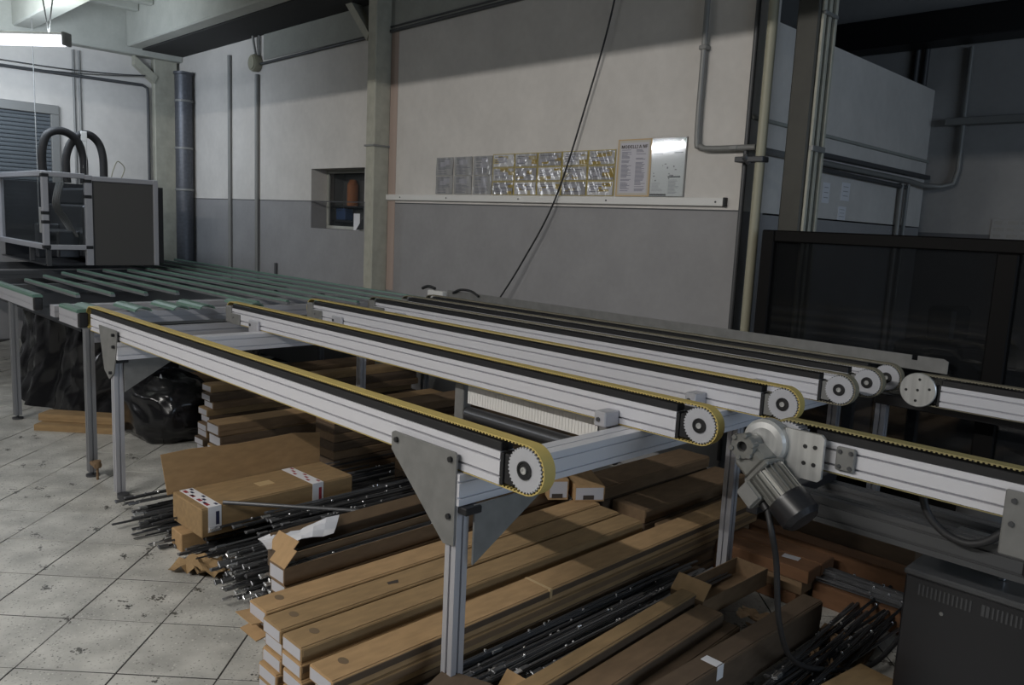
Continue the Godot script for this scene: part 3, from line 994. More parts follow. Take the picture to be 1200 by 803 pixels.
# ------------------------------------------------------------------ slatted table
func slot_profile(w: float, h: float, slots := 1, g := 0.008, d := 0.006) -> PackedVector2Array:
	# rectangle centred on x, from y = 0 to h, grooved on both sides (and top) as extruded frames are
	var p := PackedVector2Array()
	var hw := w * 0.5
	p.append(Vector2(-hw, 0)); p.append(Vector2(hw, 0))
	for k in slots:
		var y := h * (k + 0.5) / slots
		p.append_array([Vector2(hw, y - g / 2), Vector2(hw - d, y - g / 2), Vector2(hw - d, y + g / 2), Vector2(hw, y + g / 2)])
	p.append_array([Vector2(hw, h), Vector2(g / 2, h), Vector2(g / 2, h - d), Vector2(-g / 2, h - d), Vector2(-g / 2, h), Vector2(-hw, h)])
	for k in slots:
		var y := h * (slots - 1 - k + 0.5) / slots
		p.append_array([Vector2(-hw, y + g / 2), Vector2(-hw + d, y + g / 2), Vector2(-hw + d, y - g / 2), Vector2(-hw, y - g / 2)])
	return p

func along_x(a: Vector3) -> Transform3D:      # prism z -> world +x, profile x -> -z
	return Transform3D(Basis(Vector3(0, 0, -1), Vector3.UP, Vector3(1, 0, 0)), a)

func along_z(a: Vector3) -> Transform3D:      # prism z -> world -z
	return Transform3D(Basis(Vector3(-1, 0, 0), Vector3.UP, Vector3(0, 0, -1)), a)

func post(st: SurfaceTool, x: float, z: float, y0: float, y1: float, w := 0.045) -> void:
	var hw := w * 0.5
	var g := 0.008
	var d := 0.007
	var p := PackedVector2Array()
	for k in 4:
		var a := k * PI / 2
		for q in [Vector2(hw, -hw), Vector2(hw, -g / 2), Vector2(hw - d, -g / 2), Vector2(hw - d, g / 2), Vector2(hw, g / 2)]:
			p.append(q.rotated(a))
	prism(st, p, y1 - y0, Transform3D(Basis(Vector3(1, 0, 0), Vector3(0, 0, -1), Vector3(0, 1, 0)), Vector3(x, y0, z)))

func build_roller_table() -> void:
	var t := thing("slatted_table", "long aluminium table of parallel bars with green plastic edges", "table", Vector3(-7, 0, -2.6))
	var o := Vector3(7, 0, 2.6)
	var st := S()
	# the parallel bars
	var starts := [-7.0, -7.35, -7.65, -7.97, -7.97, -7.97, -9.6, -9.6, -9.6, -9.6, -9.6]
	for k in 11:
		var z := -1.66 - k * 0.218
		var x1 := -5.74 if k < 4 else (-4.95 if k < 6 else -4.75)
		st = S()
		prism(st, PackedVector2Array([Vector2(-0.013, 0), Vector2(0.013, 0), Vector2(0.013, 0.016), Vector2(-0.013, 0.016)]), x1 - starts[k], along_x(Vector3(starts[k], 0.893, z) + o))
		var bar := obj("slat", st, M("aluminium_dull"), t)
		st = S()
		prism(st, PackedVector2Array([Vector2(-0.014, 0), Vector2(0.014, 0), Vector2(0.009, 0.012), Vector2(-0.009, 0.012)]), x1 - starts[k] - 0.01, along_x(Vector3(starts[k], 0.909, z) + o))
		obj("green_edge", st, M("green_plastic"), bar)
	# front edge beams with wide green caps
	for q in [[-7.6, -5.6], [-5.06, -4.73]]:
		st = S()
		prism(st, slot_profile(0.05, 0.08), q[1] - q[0], along_x(Vector3(q[0], 0.835, -1.385) + o))
		var b := obj("edge_beam", st, M("aluminium_mid"), t)
		st = S()
		prism(st, PackedVector2Array([Vector2(-0.03, 0), Vector2(0.03, 0), Vector2(0.03, 0.012), Vector2(0.02, 0.02), Vector2(-0.02, 0.02), Vector2(-0.03, 0.012)]), q[1] - q[0] - 0.01, along_x(Vector3(q[0], 0.915, -1.39) + o))
		obj("green_cap", st, M("green_plastic"), b)
		st = S()
		bx(st, Vector3(q[1], 0.838, -1.41) + o, Vector3(q[1] + 0.022, 0.918, -1.36) + o, 0.006)
		obj("end_block", st, M("black"), b)
	# crosswise beams
	for q in [[-5.42, 0.815, 0.09], [-4.98, 0.815, 0.06], [-4.80, 0.74, 0.05], [-6.9, 0.815, 0.06], [-8.3, 0.815, 0.06], [-9.5, 0.815, 0.06]]:
		st = S()
		prism(st, slot_profile(q[2], 0.07), 2.45, along_z(Vector3(q[0], q[1], -1.42) + o))
		obj("cross_beam", st, M("aluminium_mid") if q[0] > -6.0 else M("pipe_dark"), t)
	# curved green guide pieces between table and conveyor
	for z in [-1.50, -1.72, -1.94, -2.10, -2.42]:
		st = S()
		var pp := PackedVector2Array()
		for k in 7:
			var a := PI * k / 6.0
			pp.append(Vector2(0.05 * cos(a), 0.028 * sin(a)))
		for k in 7:
			var a := PI * (6 - k) / 6.0
			pp.append(Vector2(0.044 * cos(a), 0.022 * sin(a)))
		prism(st, pp, 0.36, along_x(Vector3(-5.12, 0.905, z) + o))
		obj("green_guide", st, M("green_plastic"), t)
	# dark deck under the bars
	st = S()
	bx(st, Vector3(-9.7, 0.70, -3.85) + o, Vector3(-5.5, 0.72, -1.6) + o)
	obj("lower_deck", st, M("motor_black"), t)
	# legs and their feet
	for q in [[-6.26, -1.40], [-4.685, -1.40], [-7.6, -1.42], [-6.26, -3.8], [-4.75, -3.8], [-9.4, -1.5], [-9.4, -3.8]]:
		st = S()
		post(st, q[0] + o.x, q[1] + o.z, 0.03, 0.835)
		var l := obj("leg", st, M("aluminium_dull"), t)
		st = S()
		cyl(st, Vector3(q[0], 0.0, q[1]) + o, Vector3(q[0], 0.012, q[1]) + o, 0.035, 14)
		cyl(st, Vector3(q[0], 0.01, q[1]) + o, Vector3(q[0], 0.04, q[1]) + o, 0.009, 8)
		obj("levelling_foot", st, M("steel_dark"), l)
	st = S()
	cyl(st, Vector3(-4.60, 0.07, -1.40) + o, Vector3(-4.60, 0.11, -1.40) + o, 0.02, 8)
	cyl(st, Vector3(-4.60, 0.0, -1.40) + o, Vector3(-4.60, 0.08, -1.40) + o, 0.007, 6)
	bx(st, Vector3(-4.665, 0.075, -1.42) + o, Vector3(-4.585, 0.095, -1.38) + o, 0.003)
	obj("foot_bracket", st, M("card_c"), t)

# ------------------------------------------------------------------ belt conveyor
func belt_mesh(L: float, R: float, w: float) -> ArrayMesh:
	var st := S()
	var pitch := 0.0125
	var step := pitch * 0.5
	var pts := []
	var per := 2.0 * L + TAU * R
	var n := int(per / step) & ~1
	for k in n:
		var s := per * k / n
		var c := Vector2.ZERO
		var nrm := Vector2.UP
		if s < L:
			c = Vector2(-L + s, 0); nrm = Vector2(0, 1)
		elif s < L + PI * R:
			var a := (s - L) / R
			c = Vector2(0, 0); nrm = Vector2(sin(a), cos(a))
		elif s < 2 * L + PI * R:
			c = Vector2(-(s - L - PI * R), 0); nrm = Vector2(0, -1)
		else:
			var a := (s - 2 * L - PI * R) / R
			c = Vector2(-L, 0); nrm = Vector2(-sin(a), -cos(a))
		pts.append([c, nrm])
	var z0 := -w * 0.5
	var z1 := w * 0.5
	for k in n:
		var p: Array = pts[k]
		var q: Array = pts[(k + 1) % n]
		var ro := R
		var ri := R - (0.0065 if k % 2 else 0.003)
		var po: Vector2 = p[0] + p[1] * ro
		var qo: Vector2 = q[0] + q[1] * ro
		var pi: Vector2 = p[0] + p[1] * ri
		var qi: Vector2 = q[0] + q[1] * ri
		var out := Vector3(p[1].x, p[1].y, 0)
		quad(st, Vector3(po.x, po.y, z0), Vector3(qo.x, qo.y, z0), Vector3(qo.x, qo.y, z1), Vector3(po.x, po.y, z1), out)
		quad(st, Vector3(pi.x, pi.y, z0), Vector3(qi.x, qi.y, z0), Vector3(qi.x, qi.y, z1), Vector3(pi.x, pi.y, z1), -out)
		quad(st, Vector3(po.x, po.y, z1), Vector3(qo.x, qo.y, z1), Vector3(qi.x, qi.y, z1), Vector3(pi.x, pi.y, z1), Vector3(0, 0, 1))
		quad(st, Vector3(po.x, po.y, z0), Vector3(qo.x, qo.y, z0), Vector3(qi.x, qi.y, z0), Vector3(pi.x, pi.y, z0), Vector3(0, 0, -1))
	return meshed(st)

func pulley_mesh(r: float, w: float) -> ArrayMesh:
	var st := S()
	var p := PackedVector2Array()
	var n := 36
	for k in n:
		var a := TAU * k / n
		for q in [[-0.28, r - 0.0035], [-0.2, r], [0.2, r], [0.28, r - 0.0035]]:
			p.append(Vector2(cos(a + q[0] * TAU / n), sin(a + q[0] * TAU / n)) * q[1])
	prism(st, p, w, Transform3D(Basis(), Vector3(0, 0, -w / 2)))
	return meshed(st)

func make_rail(label: String, x0: float, x1: float, z: float, belt_mat: String, opts := {}) -> Node3D:
	# local origin: profile middle, bottom of the profile at y = 0
	var L := x1 - x0
	var cx := (x0 + x1) * 0.5
	var t := thing("belt_rail", label, "conveyor rail", Vector3(cx, 0.832, z), 0, opts.get("group", "belt rails of the conveyor"))
	var a := -L / 2
	var b := L / 2
	var st := S()
	prism(st, slot_profile(0.05, 0.088, 2, 0.0065, 0.012), L, along_x(Vector3(a, 0, 0)))
	obj("profile", st, M(opts.get("profile", "aluminium")), t)
	st = S()
	bx(st, Vector3(a, 0.088, -0.022), Vector3(b, 0.113, 0.022), 0.002)
	obj("slide_track", st, M("black"), t)
	var wheel_right: bool = opts.get("wheel_right", true)
	var wc := b + 0.088 if wheel_right else a - 0.088
	var Lb := L + 0.088 + 0.03
	var bm := obj("belt", belt_mesh(Lb, 0.066, 0.04), M(belt_mat), t)
	bm.position = Vector3(wc if wheel_right else wc + Lb, 0.060, 0)
	var w := obj("pulley", pulley_mesh(0.0592, 0.046), M("pulley"), t)
	w.position = Vector3(wc, 0.060, 0)
	if not opts.get("disc", false):
		st = S()
		lathe(st, [Vector2(0, 0), Vector2(0.0245, 0), Vector2(0.0245, 0.005), Vector2(0.020, 0.0052), Vector2(0.018, 0.0025), Vector2(0, 0.0025)], Transform3D(Basis(), Vector3(0, 0, 0.022)), 24)
		obj("hub", st, M("black"), w)
		st = S()
		lathe(st, [Vector2(0, 0), Vector2(0.0095, 0), Vector2(0.0095, 0.004), Vector2(0.0055, 0.004), Vector2(0.005, 0.0015), Vector2(0, 0.0015)], Transform3D(Basis(), Vector3(0, 0, 0.025)), 12)
		obj("bolt", st, M("plate_bright"), w)
	# fork that carries the pulley
	st = S()
	var fx0 := b if wheel_right else a - 0.05
	var fx1 := b + 0.05 if wheel_right else a
	var ex := b if wheel_right else a - 0.012
	bx(st, Vector3(ex, 0.001, -0.0245), Vector3(ex + 0.012, 0.087, 0.0245), 0.002)
	obj("end_cap", st, M("black"), t)
	st = S()
	if wheel_right:
		fx0 += 0.0125
	else:
		fx1 -= 0.0125
	bx(st, Vector3(fx0, 0.006, -0.021), Vector3(fx1, 0.086, 0.021), 0.003)
	obj("pulley_fork", st, M("black") if not opts.get("grey_fork", false) else M("plate_grey"), t)
	# end block of the idle end
	if opts.get("end_block", false):
		st = S()
		bx(st, Vector3(a - 0.07, -0.002, -0.036), Vector3(a - 0.002, 0.10, 0.036), 0.006)
		obj("end_block", st, M("plate_grey"), t)
		st = S()
		bx(st, Vector3(a - 0.02, -0.005, 0.026), Vector3(a + 0.11, 0.06, 0.034), 0.003)
		bx(st, Vector3(a + 0.02, 0.03, 0.034), Vector3(a + 0.035, 0.042, 0.04), 0.002)
		obj("end_bracket", st, M("plate_grey"), t)
	return t

func gusset(st: SurfaceTool, pts: Array, thick: float, xf: Transform3D) -> void:
	prism(st, PackedVector2Array(pts), thick, xf)

func build_conveyor() -> void:
	var zs := [-1.425, -2.225, -2.785, -3.275, -3.56, -3.78]
	var lab := [
		"front belt rail of white aluminium with a yellow toothed belt",
		"second belt rail from the front, yellow belt, clamp block near its pulley",
		"third belt rail from the front, its yellow rimmed pulley above the gearmotor",
		"fourth belt rail from the front with a worn grey belt and grey pulley",
		"fifth belt rail from the front, between the grey pulley and the back plate",
		"rearmost belt rail beside the upright back plate"]
	var belts := ["belt_yellow", "belt_yellow", "belt_yellow", "belt_grey", "belt_grey", "belt_grey"]
	for k in 6:
		make_rail(lab[k], -4.64, -1.43, zs[k], belts[k], {"end_block": k > 0, "grey_fork": k > 1})
	var f := thing("conveyor_stand", "slotted aluminium frame of posts, cross beams and gusset plates under the belt rails", "frame", Vector3(-3, 0, -2.6))
	var o := Vector3(3, 0, 2.6)
	var st := S()
	for x in [-1.61, -4.235]:
		st = S()
		prism(st, slot_profile(0.085, 0.09, 2, 0.006, 0.007), 2.49, along_z(Vector3(x, 0.735, -1.385) + o))
		obj("cross_beam", st, M("aluminium"), f)
		for z in [-1.41, -2.9, -3.84]:
			st = S()
			post(st, x + 0.012 - (0.06 if x < -4 else 0.0) + o.x, z + o.z, 0.02, 0.735)
			var l := obj("post", st, M("aluminium_mid"), f)
			st = S()
			cyl(st, Vector3(x, 0, z) + o, Vector3(x, 0.022, z) + o, 0.03, 12)
			obj("foot", st, M("steel_dark"), l)
	# gussets at the front posts
	st = S()
	gusset(st, [Vector2(-1.872, 0.878), Vector2(-1.862, 0.884), Vector2(-1.585, 0.884), Vector2(-1.578, 0.878), Vector2(-1.578, 0.62), Vector2(-1.622, 0.615), Vector2(-1.872, 0.828)], 0.006, Transform3D(Basis(), Vector3(0, 0, -1.386) + o))
	var gp := obj("gusset_plate", st, M("plate_grey"), f)
	for q in [Vector2(-1.845, 0.862), Vector2(-1.60, 0.862), Vector2(-1.6, 0.70)]:
		st = S()
		cyl(st, Vector3(q.x, q.y, -1.382) + o, Vector3(q.x, q.y, -1.372) + o, 0.008, 10)
		obj("screw", st, M("black"), gp)
	st = S()
	gusset(st, [Vector2(-4.50, 0.885), Vector2(-4.245, 0.885), Vector2(-4.245, 0.80), Vector2(-4.29, 0.66), Vector2(-4.36, 0.62), Vector2(-4.43, 0.66)], 0.006, Transform3D(Basis(), Vector3(0.05, 0, -1.386) + o))
	gp = obj("gusset_plate", st, M("plate_grey"), f)
	for q in [Vector2(-4.22, 0.86), Vector2(-4.22, 0.80), Vector2(-4.27, 0.66)]:
		st = S()
		cyl(st, Vector3(q.x, q.y, -1.382) + o, Vector3(q.x, q.y, -1.366) + o, 0.008, 10)
		obj("screw", st, M("black"), gp)
	for x in [-1.576, -4.262]:
		st = S()
		gusset(st, [Vector2(1.43, 0.735), Vector2(1.70, 0.735), Vector2(1.70, 0.72), Vector2(1.43, 0.56)], 0.006, Transform3D(Basis(Vector3(0, 0, -1), Vector3.UP, Vector3(1, 0, 0)), Vector3(x + 0.02, 0, 0) + o))
		obj("gusset_plate", st, M("plate_grey"), f)
		st = S()
		bx(st, Vector3(x - 0.02, 0.712, -1.45) + o, Vector3(x + 0.035, 0.733, -1.39) + o, 0.003)
		obj("corner_cube", st, M("black"), f)
	# clamp blocks where rails sit on the beams
	for q in [[-1.66, -2.225], [-1.66, -2.785], [-1.66, -3.275], [-4.34, -2.225], [-4.34, -2.785], [-4.34, -3.275]]:
		st = S()
		bx(st, Vector3(q[0] - 0.05, 0.826 if q[0] > -2 else 0.765, q[1] + 0.027) + o, Vector3(q[0] + (0.0 if q[0] > -2 else 0.062), 0.88, q[1] + (0.105 if q[0] > -2 else 0.045)) + o, 0.004)
		var cb := obj("clamp_block", st, M("aluminium_mid"), f)
		st = S()
		var zf: float = q[1] + (0.105 if q[0] > -2 else 0.045)
		cyl(st, Vector3(q[0] - 0.03, 0.852, zf) + o, Vector3(q[0] - 0.03, 0.852, zf + 0.005) + o, 0.008, 10)
		obj("screw", st, M("steel_dark"), cb)
	# back plate
	st = S()
	prism(st, PackedVector2Array([Vector2(-4.58, 0.935), Vector2(-1.12, 0.935), Vector2(-1.12, 0.99), Vector2(-1.14, 1.0), Vector2(-1.25, 1.0), Vector2(-1.25, 0.978), Vector2(-1.275, 0.978), Vector2(-1.275, 1.0), Vector2(-4.58, 1.0)]), 0.006, Transform3D(Basis(), Vector3(0, 0, -3.86)))
	tag(obj("back_plate", st, M("plate_grey")), "long upright grey steel plate along the rear of the conveyor", "plate")
	st = S()
	bx(st, Vector3(-4.78, 0.90, -3.87), Vector3(-4.60, 0.985, -3.82), 0.006)
	tag(obj("end_bracket", st, M("white_plastic")), "pale block at the start of the upright back plate", "bracket")
	st = S()
	tube(st, smooth_path([Vector3(-4.85, 0.99, -3.83), Vector3(-4.78, 1.01, -3.83), Vector3(-4.7, 1.0, -3.83)]), 0.012, 8)
	tag(obj("cable_end", st, M("black_rubber")), "short black cable end lying on the pale block", "cable")
	st = S()
	tube(st, smooth_path([Vector3(-4.5, 0.985, -3.84), Vector3(-4.42, 1.015, -3.84), Vector3(-4.3, 1.015, -3.84), Vector3(-4.22, 0.985, -3.84)]), 0.009, 8)
	tag(obj("cable_loop", st, M("black_rubber")), "small black cable loop over the edge of the back plate", "cable")
	# cover panel and roller under the second rail
	var tr := thing("drive_cover", "pale metal cover panel and dark roller under the second belt rail", "cover", Vector3(-2.2, 0.0, -2.30))
	st = S()
	bx(st, Vector3(-0.37, 0.715, -0.006), Vector3(0.365, 0.795, 0.0), 0.001)
	for k in 44:
		bx(st, Vector3(-0.362 + k * 0.0165, 0.72, 0.0), Vector3(-0.355 + k * 0.0165, 0.79, 0.0015))
	obj("cover_panel", st, M("white_plastic"), tr)
	st = S()
	bx(st, Vector3(-0.46, 0.0, -0.05), Vector3(-0.40, 0.82, 0.0), 0.004)
	obj("upright", st, M("plate_grey"), tr)
	st = S()
	bx(st, Vector3(0.370, 0.69, -0.03), Vector3(0.41, 0.80, 0.0), 0.004)
	obj("end_plate", st, M("plate_grey"), tr)
	st = S()
	cyl(st, Vector3(-0.39, 0.665, -0.02), Vector3(0.45, 0.665, -0.02), 0.03, 16, 0.004)
	obj("roller", st, M("steel_dark"), tr)

# ------------------------------------------------------------------ right side
func build_right_side() -> void:
	var st := S()
	# glazed dark frame
	var f := thing("glass_screen", "dark framed glass screen standing behind the right end of the conveyor", "screen", Vector3(-1.0, 0, -3.93))
	for q in [[Vector3(-1.10, 0.0, -0.03), Vector3(-1.03, 1.54, 0.03)], [Vector3(0.0, 0.0, -0.03), Vector3(0.085, 1.48, 0.03)], [Vector3(1.1, 0, -0.03), Vector3(1.18, 1.54, 0.03)]]:
		st = S()
		bx(st, q[0], q[1], 0.006)
		obj("frame_post", st, M("frame_black"), f)
	st = S()
	bx(st, Vector3(-1.03, 1.48, -0.03), Vector3(1.1, 1.54, 0.03), 0.006)
	obj("top_rail", st, M("frame_black"), f)
	st = S()
	bx(st, Vector3(-1.03, 0.3, -0.03), Vector3(1.1, 0.36, 0.03), 0.006)
	obj("bottom_rail", st, M("frame_black"), f)
	for q in [[-1.03, 0.0], [0.085, 1.1]]:
		st = S()
		bx(st, Vector3(q[0], 0.36, -0.003), Vector3(q[1], 1.48, 0.003))
		obj("pane", st, M("glass_dark"), f)

	# the neighbouring conveyor: two rails that interleave with the first ones
	make_rail("white belt rail of the next conveyor with the gearmotor at its end", -0.99, 0.6, -2.295, "belt_olive", {"wheel_right": false, "disc": true, "group": "belt rails of the next conveyor"})
	var r2 := make_rail("belt rail of the next conveyor ending in a drilled round disc", -1.06, 0.6, -3.62, "belt_grey", {"wheel_right": false, "disc": true, "group": "belt rails of the next conveyor"})
	st = S()
	lathe(st, [Vector2(0, 0), Vector2(0.071, 0), Vector2(0.073, 0.003), Vector2(0.073, 0.012), Vector2(0.070, 0.015), Vector2(0, 0.015)], Transform3D(Basis(), Vector3(-0.875 - 0.04, 0.058, 0.028)), 36)
	var dc := obj("disc", st, M("plate_bright"), r2)
	for q in [Vector2(0, 0), Vector2(0.046, 0.01), Vector2(-0.046, -0.005), Vector2(0.004, 0.046), Vector2(-0.004, -0.046)]:
		st = S()
		cyl(st, Vector3(-0.915 + q.x, 0.058 + q.y, 0.0425), Vector3(-0.915 + q.x, 0.058 + q.y, 0.0440), 0.006, 10)
		obj("hole", st, M("black"), dc)

	# gearmotor
	var g := thing("gearmotor", "grey and black gearmotor hanging at the end of the next conveyor", "motor", Vector3(-1.12, 0.88, -2.20))
	st = S()
	lathe(st, [Vector2(0, -0.05), Vector2(0.066, -0.05), Vector2(0.07, -0.046), Vector2(0.07, -0.012), Vector2(0.062, -0.004), Vector2(0.045, 0.0), Vector2(0, 0.0)], Transform3D(Basis(), Vector3(0.0, 0.008, 0.0)), 36)
	obj("flange", st, M("plate_bright"), g)
	st = S()
	lathe(st, [Vector2(0.016, 0), Vector2(0.016, 0.072), Vector2(0.036, 0.072), Vector2(0.038, 0.068), Vector2(0.038, 0.05), Vector2(0.03, 0.045), Vector2(0.03, 0)], Transform3D(Basis(), Vector3(-0.025, 0.002, 0.005)), 28)
	for k in 6:
		var a := TAU * k / 6.0 + 0.3
		cyl(st, Vector3(-0.025 + 0.035 * cos(a), 0.002 + 0.035 * sin(a), 0.05), Vector3(-0.025 + 0.035 * cos(a), 0.002 + 0.035 * sin(a), 0.083), 0.008, 10, 0.002)
	obj("output_ring", st, M("motor_grey"), g)
	st = S()
	cyl(st, Vector3(-0.025, 0.002, 0.004), Vector3(-0.025, 0.002, 0.06), 0.0165, 16)
	obj("bore", st, M("black"), g)
	# the tilted motor: local axis runs down and to the right
	var ax := Vector3(0.80, -0.6, 0.12).normalized()
	var side := ax.cross(Vector3(0, 0, 1)).normalized()
	var front := side.cross(ax).normalized()
	var mx := Transform3D(Basis(side, front, ax), Vector3(-0.012, -0.035, 0.022))
	st = S()
	bx(st, Vector3(-0.045, -0.04, -0.025), Vector3(0.045, 0.045, 0.05), 0.012, mx)
	bx(st, Vector3(-0.052, -0.045, 0.045), Vector3(0.052, 0.05, 0.062), 0.006, mx)
	obj("gear_housing", st, M("motor_grey"), g)
	st = S()
	lathe(st, [Vector2(0, 0), Vector2(0.046, 0), Vector2(0.046, 0.10), Vector2(0, 0.10)], mx.translated_local(Vector3(0, 0, 0.06)), 24)
	for k in 20:
		var a := TAU * k / 20.0
		bx(st, Vector3(-0.0015, 0.044, 0.063), Vector3(0.0015, 0.057, 0.155), 0.0, mx * Transform3D(Basis(Vector3(0, 0, 1), a), Vector3.ZERO))
	obj("finned_body", st, M("motor_grey"), g)
	st = S()
	lathe(st, [Vector2(0, 0), Vector2(0.060, 0), Vector2(0.061, 0.008), Vector2(0.061, 0.065), Vector2(0.048, 0.08), Vector2(0, 0.082)], mx.translated_local(Vector3(0, 0, 0.155)), 28)
	obj("fan_cowl", st, M("motor_black"), g)
	st = S()
	bx(st, Vector3(0.030, -0.005, 0.055), Vector3(0.085, 0.062, 0.125), 0.006, mx)
	var tb := obj("terminal_box", st, M("motor_grey"), g)
	st = S()
	bx(st, Vector3(0.084, 0.0, 0.06), Vector3(0.089, 0.057, 0.12), 0.002, mx)
	bx(st, Vector3(0.035, 0.062, 0.06), Vector3(0.08, 0.067, 0.12), 0.003, mx)
	obj("cover", st, M("plate_grey"), tb)
	st = S()
	cyl(st, mx * Vector3(0.055, 0.03, 0.124), mx * Vector3(0.055, 0.03, 0.15), 0.014, 10)
	obj("cable_gland", st, M("black"), tb)
	st = S()
	prism(st, PackedVector2Array([Vector2(0.055, -0.078), Vector2(0.165, -0.078), Vector2(0.175, -0.068), Vector2(0.175, 0.052), Vector2(0.165, 0.062), Vector2(0.055, 0.062)]), 0.012, Transform3D(Basis(), Vector3(0, 0, -0.04)))
	var pl := obj("mounting_plate", st, M("plate_bright"), g)
	for q in [Vector2(0.12, 0.02), Vector2(0.15, 0.022), Vector2(0.12, -0.03), Vector2(0.15, -0.03)]:
		st = S()
		cyl(st, Vector3(q.x, q.y, -0.029), Vector3(q.x, q.y, -0.026), 0.0065, 10)
		obj("bolt_hole", st, M("black"), pl)
	st = S()
	bx(st, Vector3(0.20, -0.035, -0.068), Vector3(0.255, 0.035, -0.055), 0.004)
	var cp := obj("joint_plate", st, M("plate_grey"), g)
	for q in [Vector2(0.212, 0.022), Vector2(0.243, 0.022), Vector2(0.212, -0.022), Vector2(0.243, -0.022)]:
		st = S()
		cyl(st, Vector3(q.x, q.y, -0.056), Vector3(q.x, q.y, -0.050), 0.006, 10)
		obj("screw", st, M("steel_dark"), cp)
	# its cable
	var e := Vector3(-1.12, 0.88, -2.20) + mx * Vector3(0.055, 0.03, 0.15)
	st = S()
	tube(st, smooth_path([e, e + Vector3(0.03, -0.06, 0.02), Vector3(-1.02, 0.55, -2.16), Vector3(-1.02, 0.34, -2.22), Vector3(-1.02, 0.17, -2.35), Vector3(-0.98, 0.08, -2.55), Vector3(-0.92, 0.05, -2.75), Vector3(-0.90, 0.09, -2.98), Vector3(-0.86, 0.16, -3.12), Vector3(-0.8, 0.18, -3.2)], 8), 0.009, 10)
	tag(obj("motor_cable", st, M("black_rubber")), "black cable drooping from the gearmotor to the floor", "cable")

	# support frame of the next conveyor
	var nf := thing("beam_stand", "dull metal support frame under the next conveyor", "frame", Vector3(-0.3, 0, -2.9))
	var o := Vector3(0.3, 0, 2.9)
	st = S()
	bx(st, Vector3(-0.488, 0.735, -2.268) + o, Vector3(-0.40, 0.905, -2.256) + o, 0.004)
	var sp := obj("support_plate", st, M("plate_grey"), nf)
	for y in [0.88, 0.82]:
		st = S()
		cyl(st, Vector3(-0.466, y, -2.257) + o, Vector3(-0.466, y, -2.250) + o, 0.007, 8)
		obj("screw", st, M("steel_dark"), sp)
	st = S()
	prism(st, slot_profile(0.06, 0.085, 2), 1.9, along_x(Vector3(-1.3, 0.605, -2.48) + o))
	obj("low_beam", st, M("pipe_dark"), nf)
	st = S()
	prism(st, slot_profile(0.06, 0.085, 2), 1.9, along_x(Vector3(-1.3, 0.47, -3.08) + o))
	obj("low_beam", st, M("pipe_dark"), nf)
	for x in [-1.27, 0.52]:
		st = S()
		bx(st, Vector3(x - 0.02, 0.56, -3.10) + o, Vector3(x + 0.02, 0.604, -2.46) + o, 0.003)
		obj("cross_tie", st, M("motor_black"), nf)
	for q in [[-1.33, -3.72, 0.0, 0.78], [0.55, -3.72, 0.0, 0.78], [0.55, -2.48, 0.0, 0.605]]:
		st = S()
		post(st, q[0] + o.x, q[1] + o.z, q[2], q[3])
		obj("leg", st, M("aluminium_mid"), nf)
	st = S()
	bx(st, Vector3(-1.36, 0.78, -3.75) + o, Vector3(0.6, 0.828, -3.69) + o, 0.004)
	obj("rear_beam", st, M("motor_black"), nf)
	for x in [0.55]:
		st = S()
		bx(st, Vector3(x - 0.03, 0.78, -3.68) + o, Vector3(x + 0.03, 0.826, -2.28) + o, 0.004)
		obj("cross_beam", st, M("motor_black"), nf)
		st = S()
		bx(st, Vector3(x - 0.98, 0.69, -2.50) + o, Vector3(x - 0.93, 0.735, -2.262) + o, 0.004)
		obj("strut", st, M("motor_black"), nf)
	st = S()
	tube(st, smooth_path([Vector3(-0.73, 0.80, -2.42), Vector3(-0.713, 0.749, -2.42), Vector3(-0.687, 0.716, -2.42), Vector3(-0.645, 0.690, -2.42), Vector3(-0.594, 0.684, -2.42), Vector3(-0.548, 0.707, -2.42), Vector3(-0.50, 0.76, -2.42)], 8), 0.011, 12)
	tag(obj("sagging_hose", st, M("black_rubber")), "black hose sagging below the next conveyor rail", "hose")
	st = S()
	lathe(st, [Vector2(0, 0), Vector2(0.10, 0), Vector2(0.10, 0.46), Vector2(0.08, 0.5), Vector2(0, 0.5)], Transform3D(Basis(Vector3(1, 0, 0), Vector3(0, 0, -1), Vector3(0, 1, 0)), Vector3(-0.86, 0.0, -3.66)), 20)
	tag(obj("dark_drum", st, M("pipe_dark")), "dark grey drum standing under the rear pulleys", "drum")

	# black ventilated cabinet in the lower right corner
	var b := thing("control_box", "black ventilated sheet metal cabinet in the lower right corner", "cabinet", Vector3(-0.35, 0, -2.80))
	st = S()
	bx(st, Vector3(-0.445, 0.0, -0.20), Vector3(0.5, 0.48, 0.22), 0.006)
	obj("body", st, M("motor_black"), b)
	st = S()
	bx(st, Vector3(-0.45, 0.48, -0.205), Vector3(0.505, 0.50, 0.225), 0.005)
	obj("top_edge", st, M("pipe_dark"), b)
	var slit := S()
	bx(slit, Vector3(-0.0025, 0, 0), Vector3(0.0025, 0.035, 0.003))
	var sm := meshed(slit)
	for k in 44:
		obj("vent_slot", sm, M("pipe_dark"), b).position = Vector3(-0.40 + k * 0.012 + (0.02 if k % 15 > 12 else 0.0), 0.425, 0.219)
	for x in [-0.33, -0.06, 0.2]:
		st = S()
		cyl(st, Vector3(x, 0.39, 0.219), Vector3(x, 0.39, 0.224), 0.006, 8)
		obj("screw", st, M("plate_grey"), b)
	st = S()
	bx(st, Vector3(-0.76, 0.50, -2.95), Vector3(-0.60, 0.56, -2.78), 0.006)
	tag(obj("grey_block", st, M("plate_grey")), "dull grey metal block lying on the black cabinet", "block")
	st = S()
	cyl(st, Vector3(-0.565, 0.50, -2.72), Vector3(-0.565, 0.535, -2.72), 0.012, 12, 0.003)
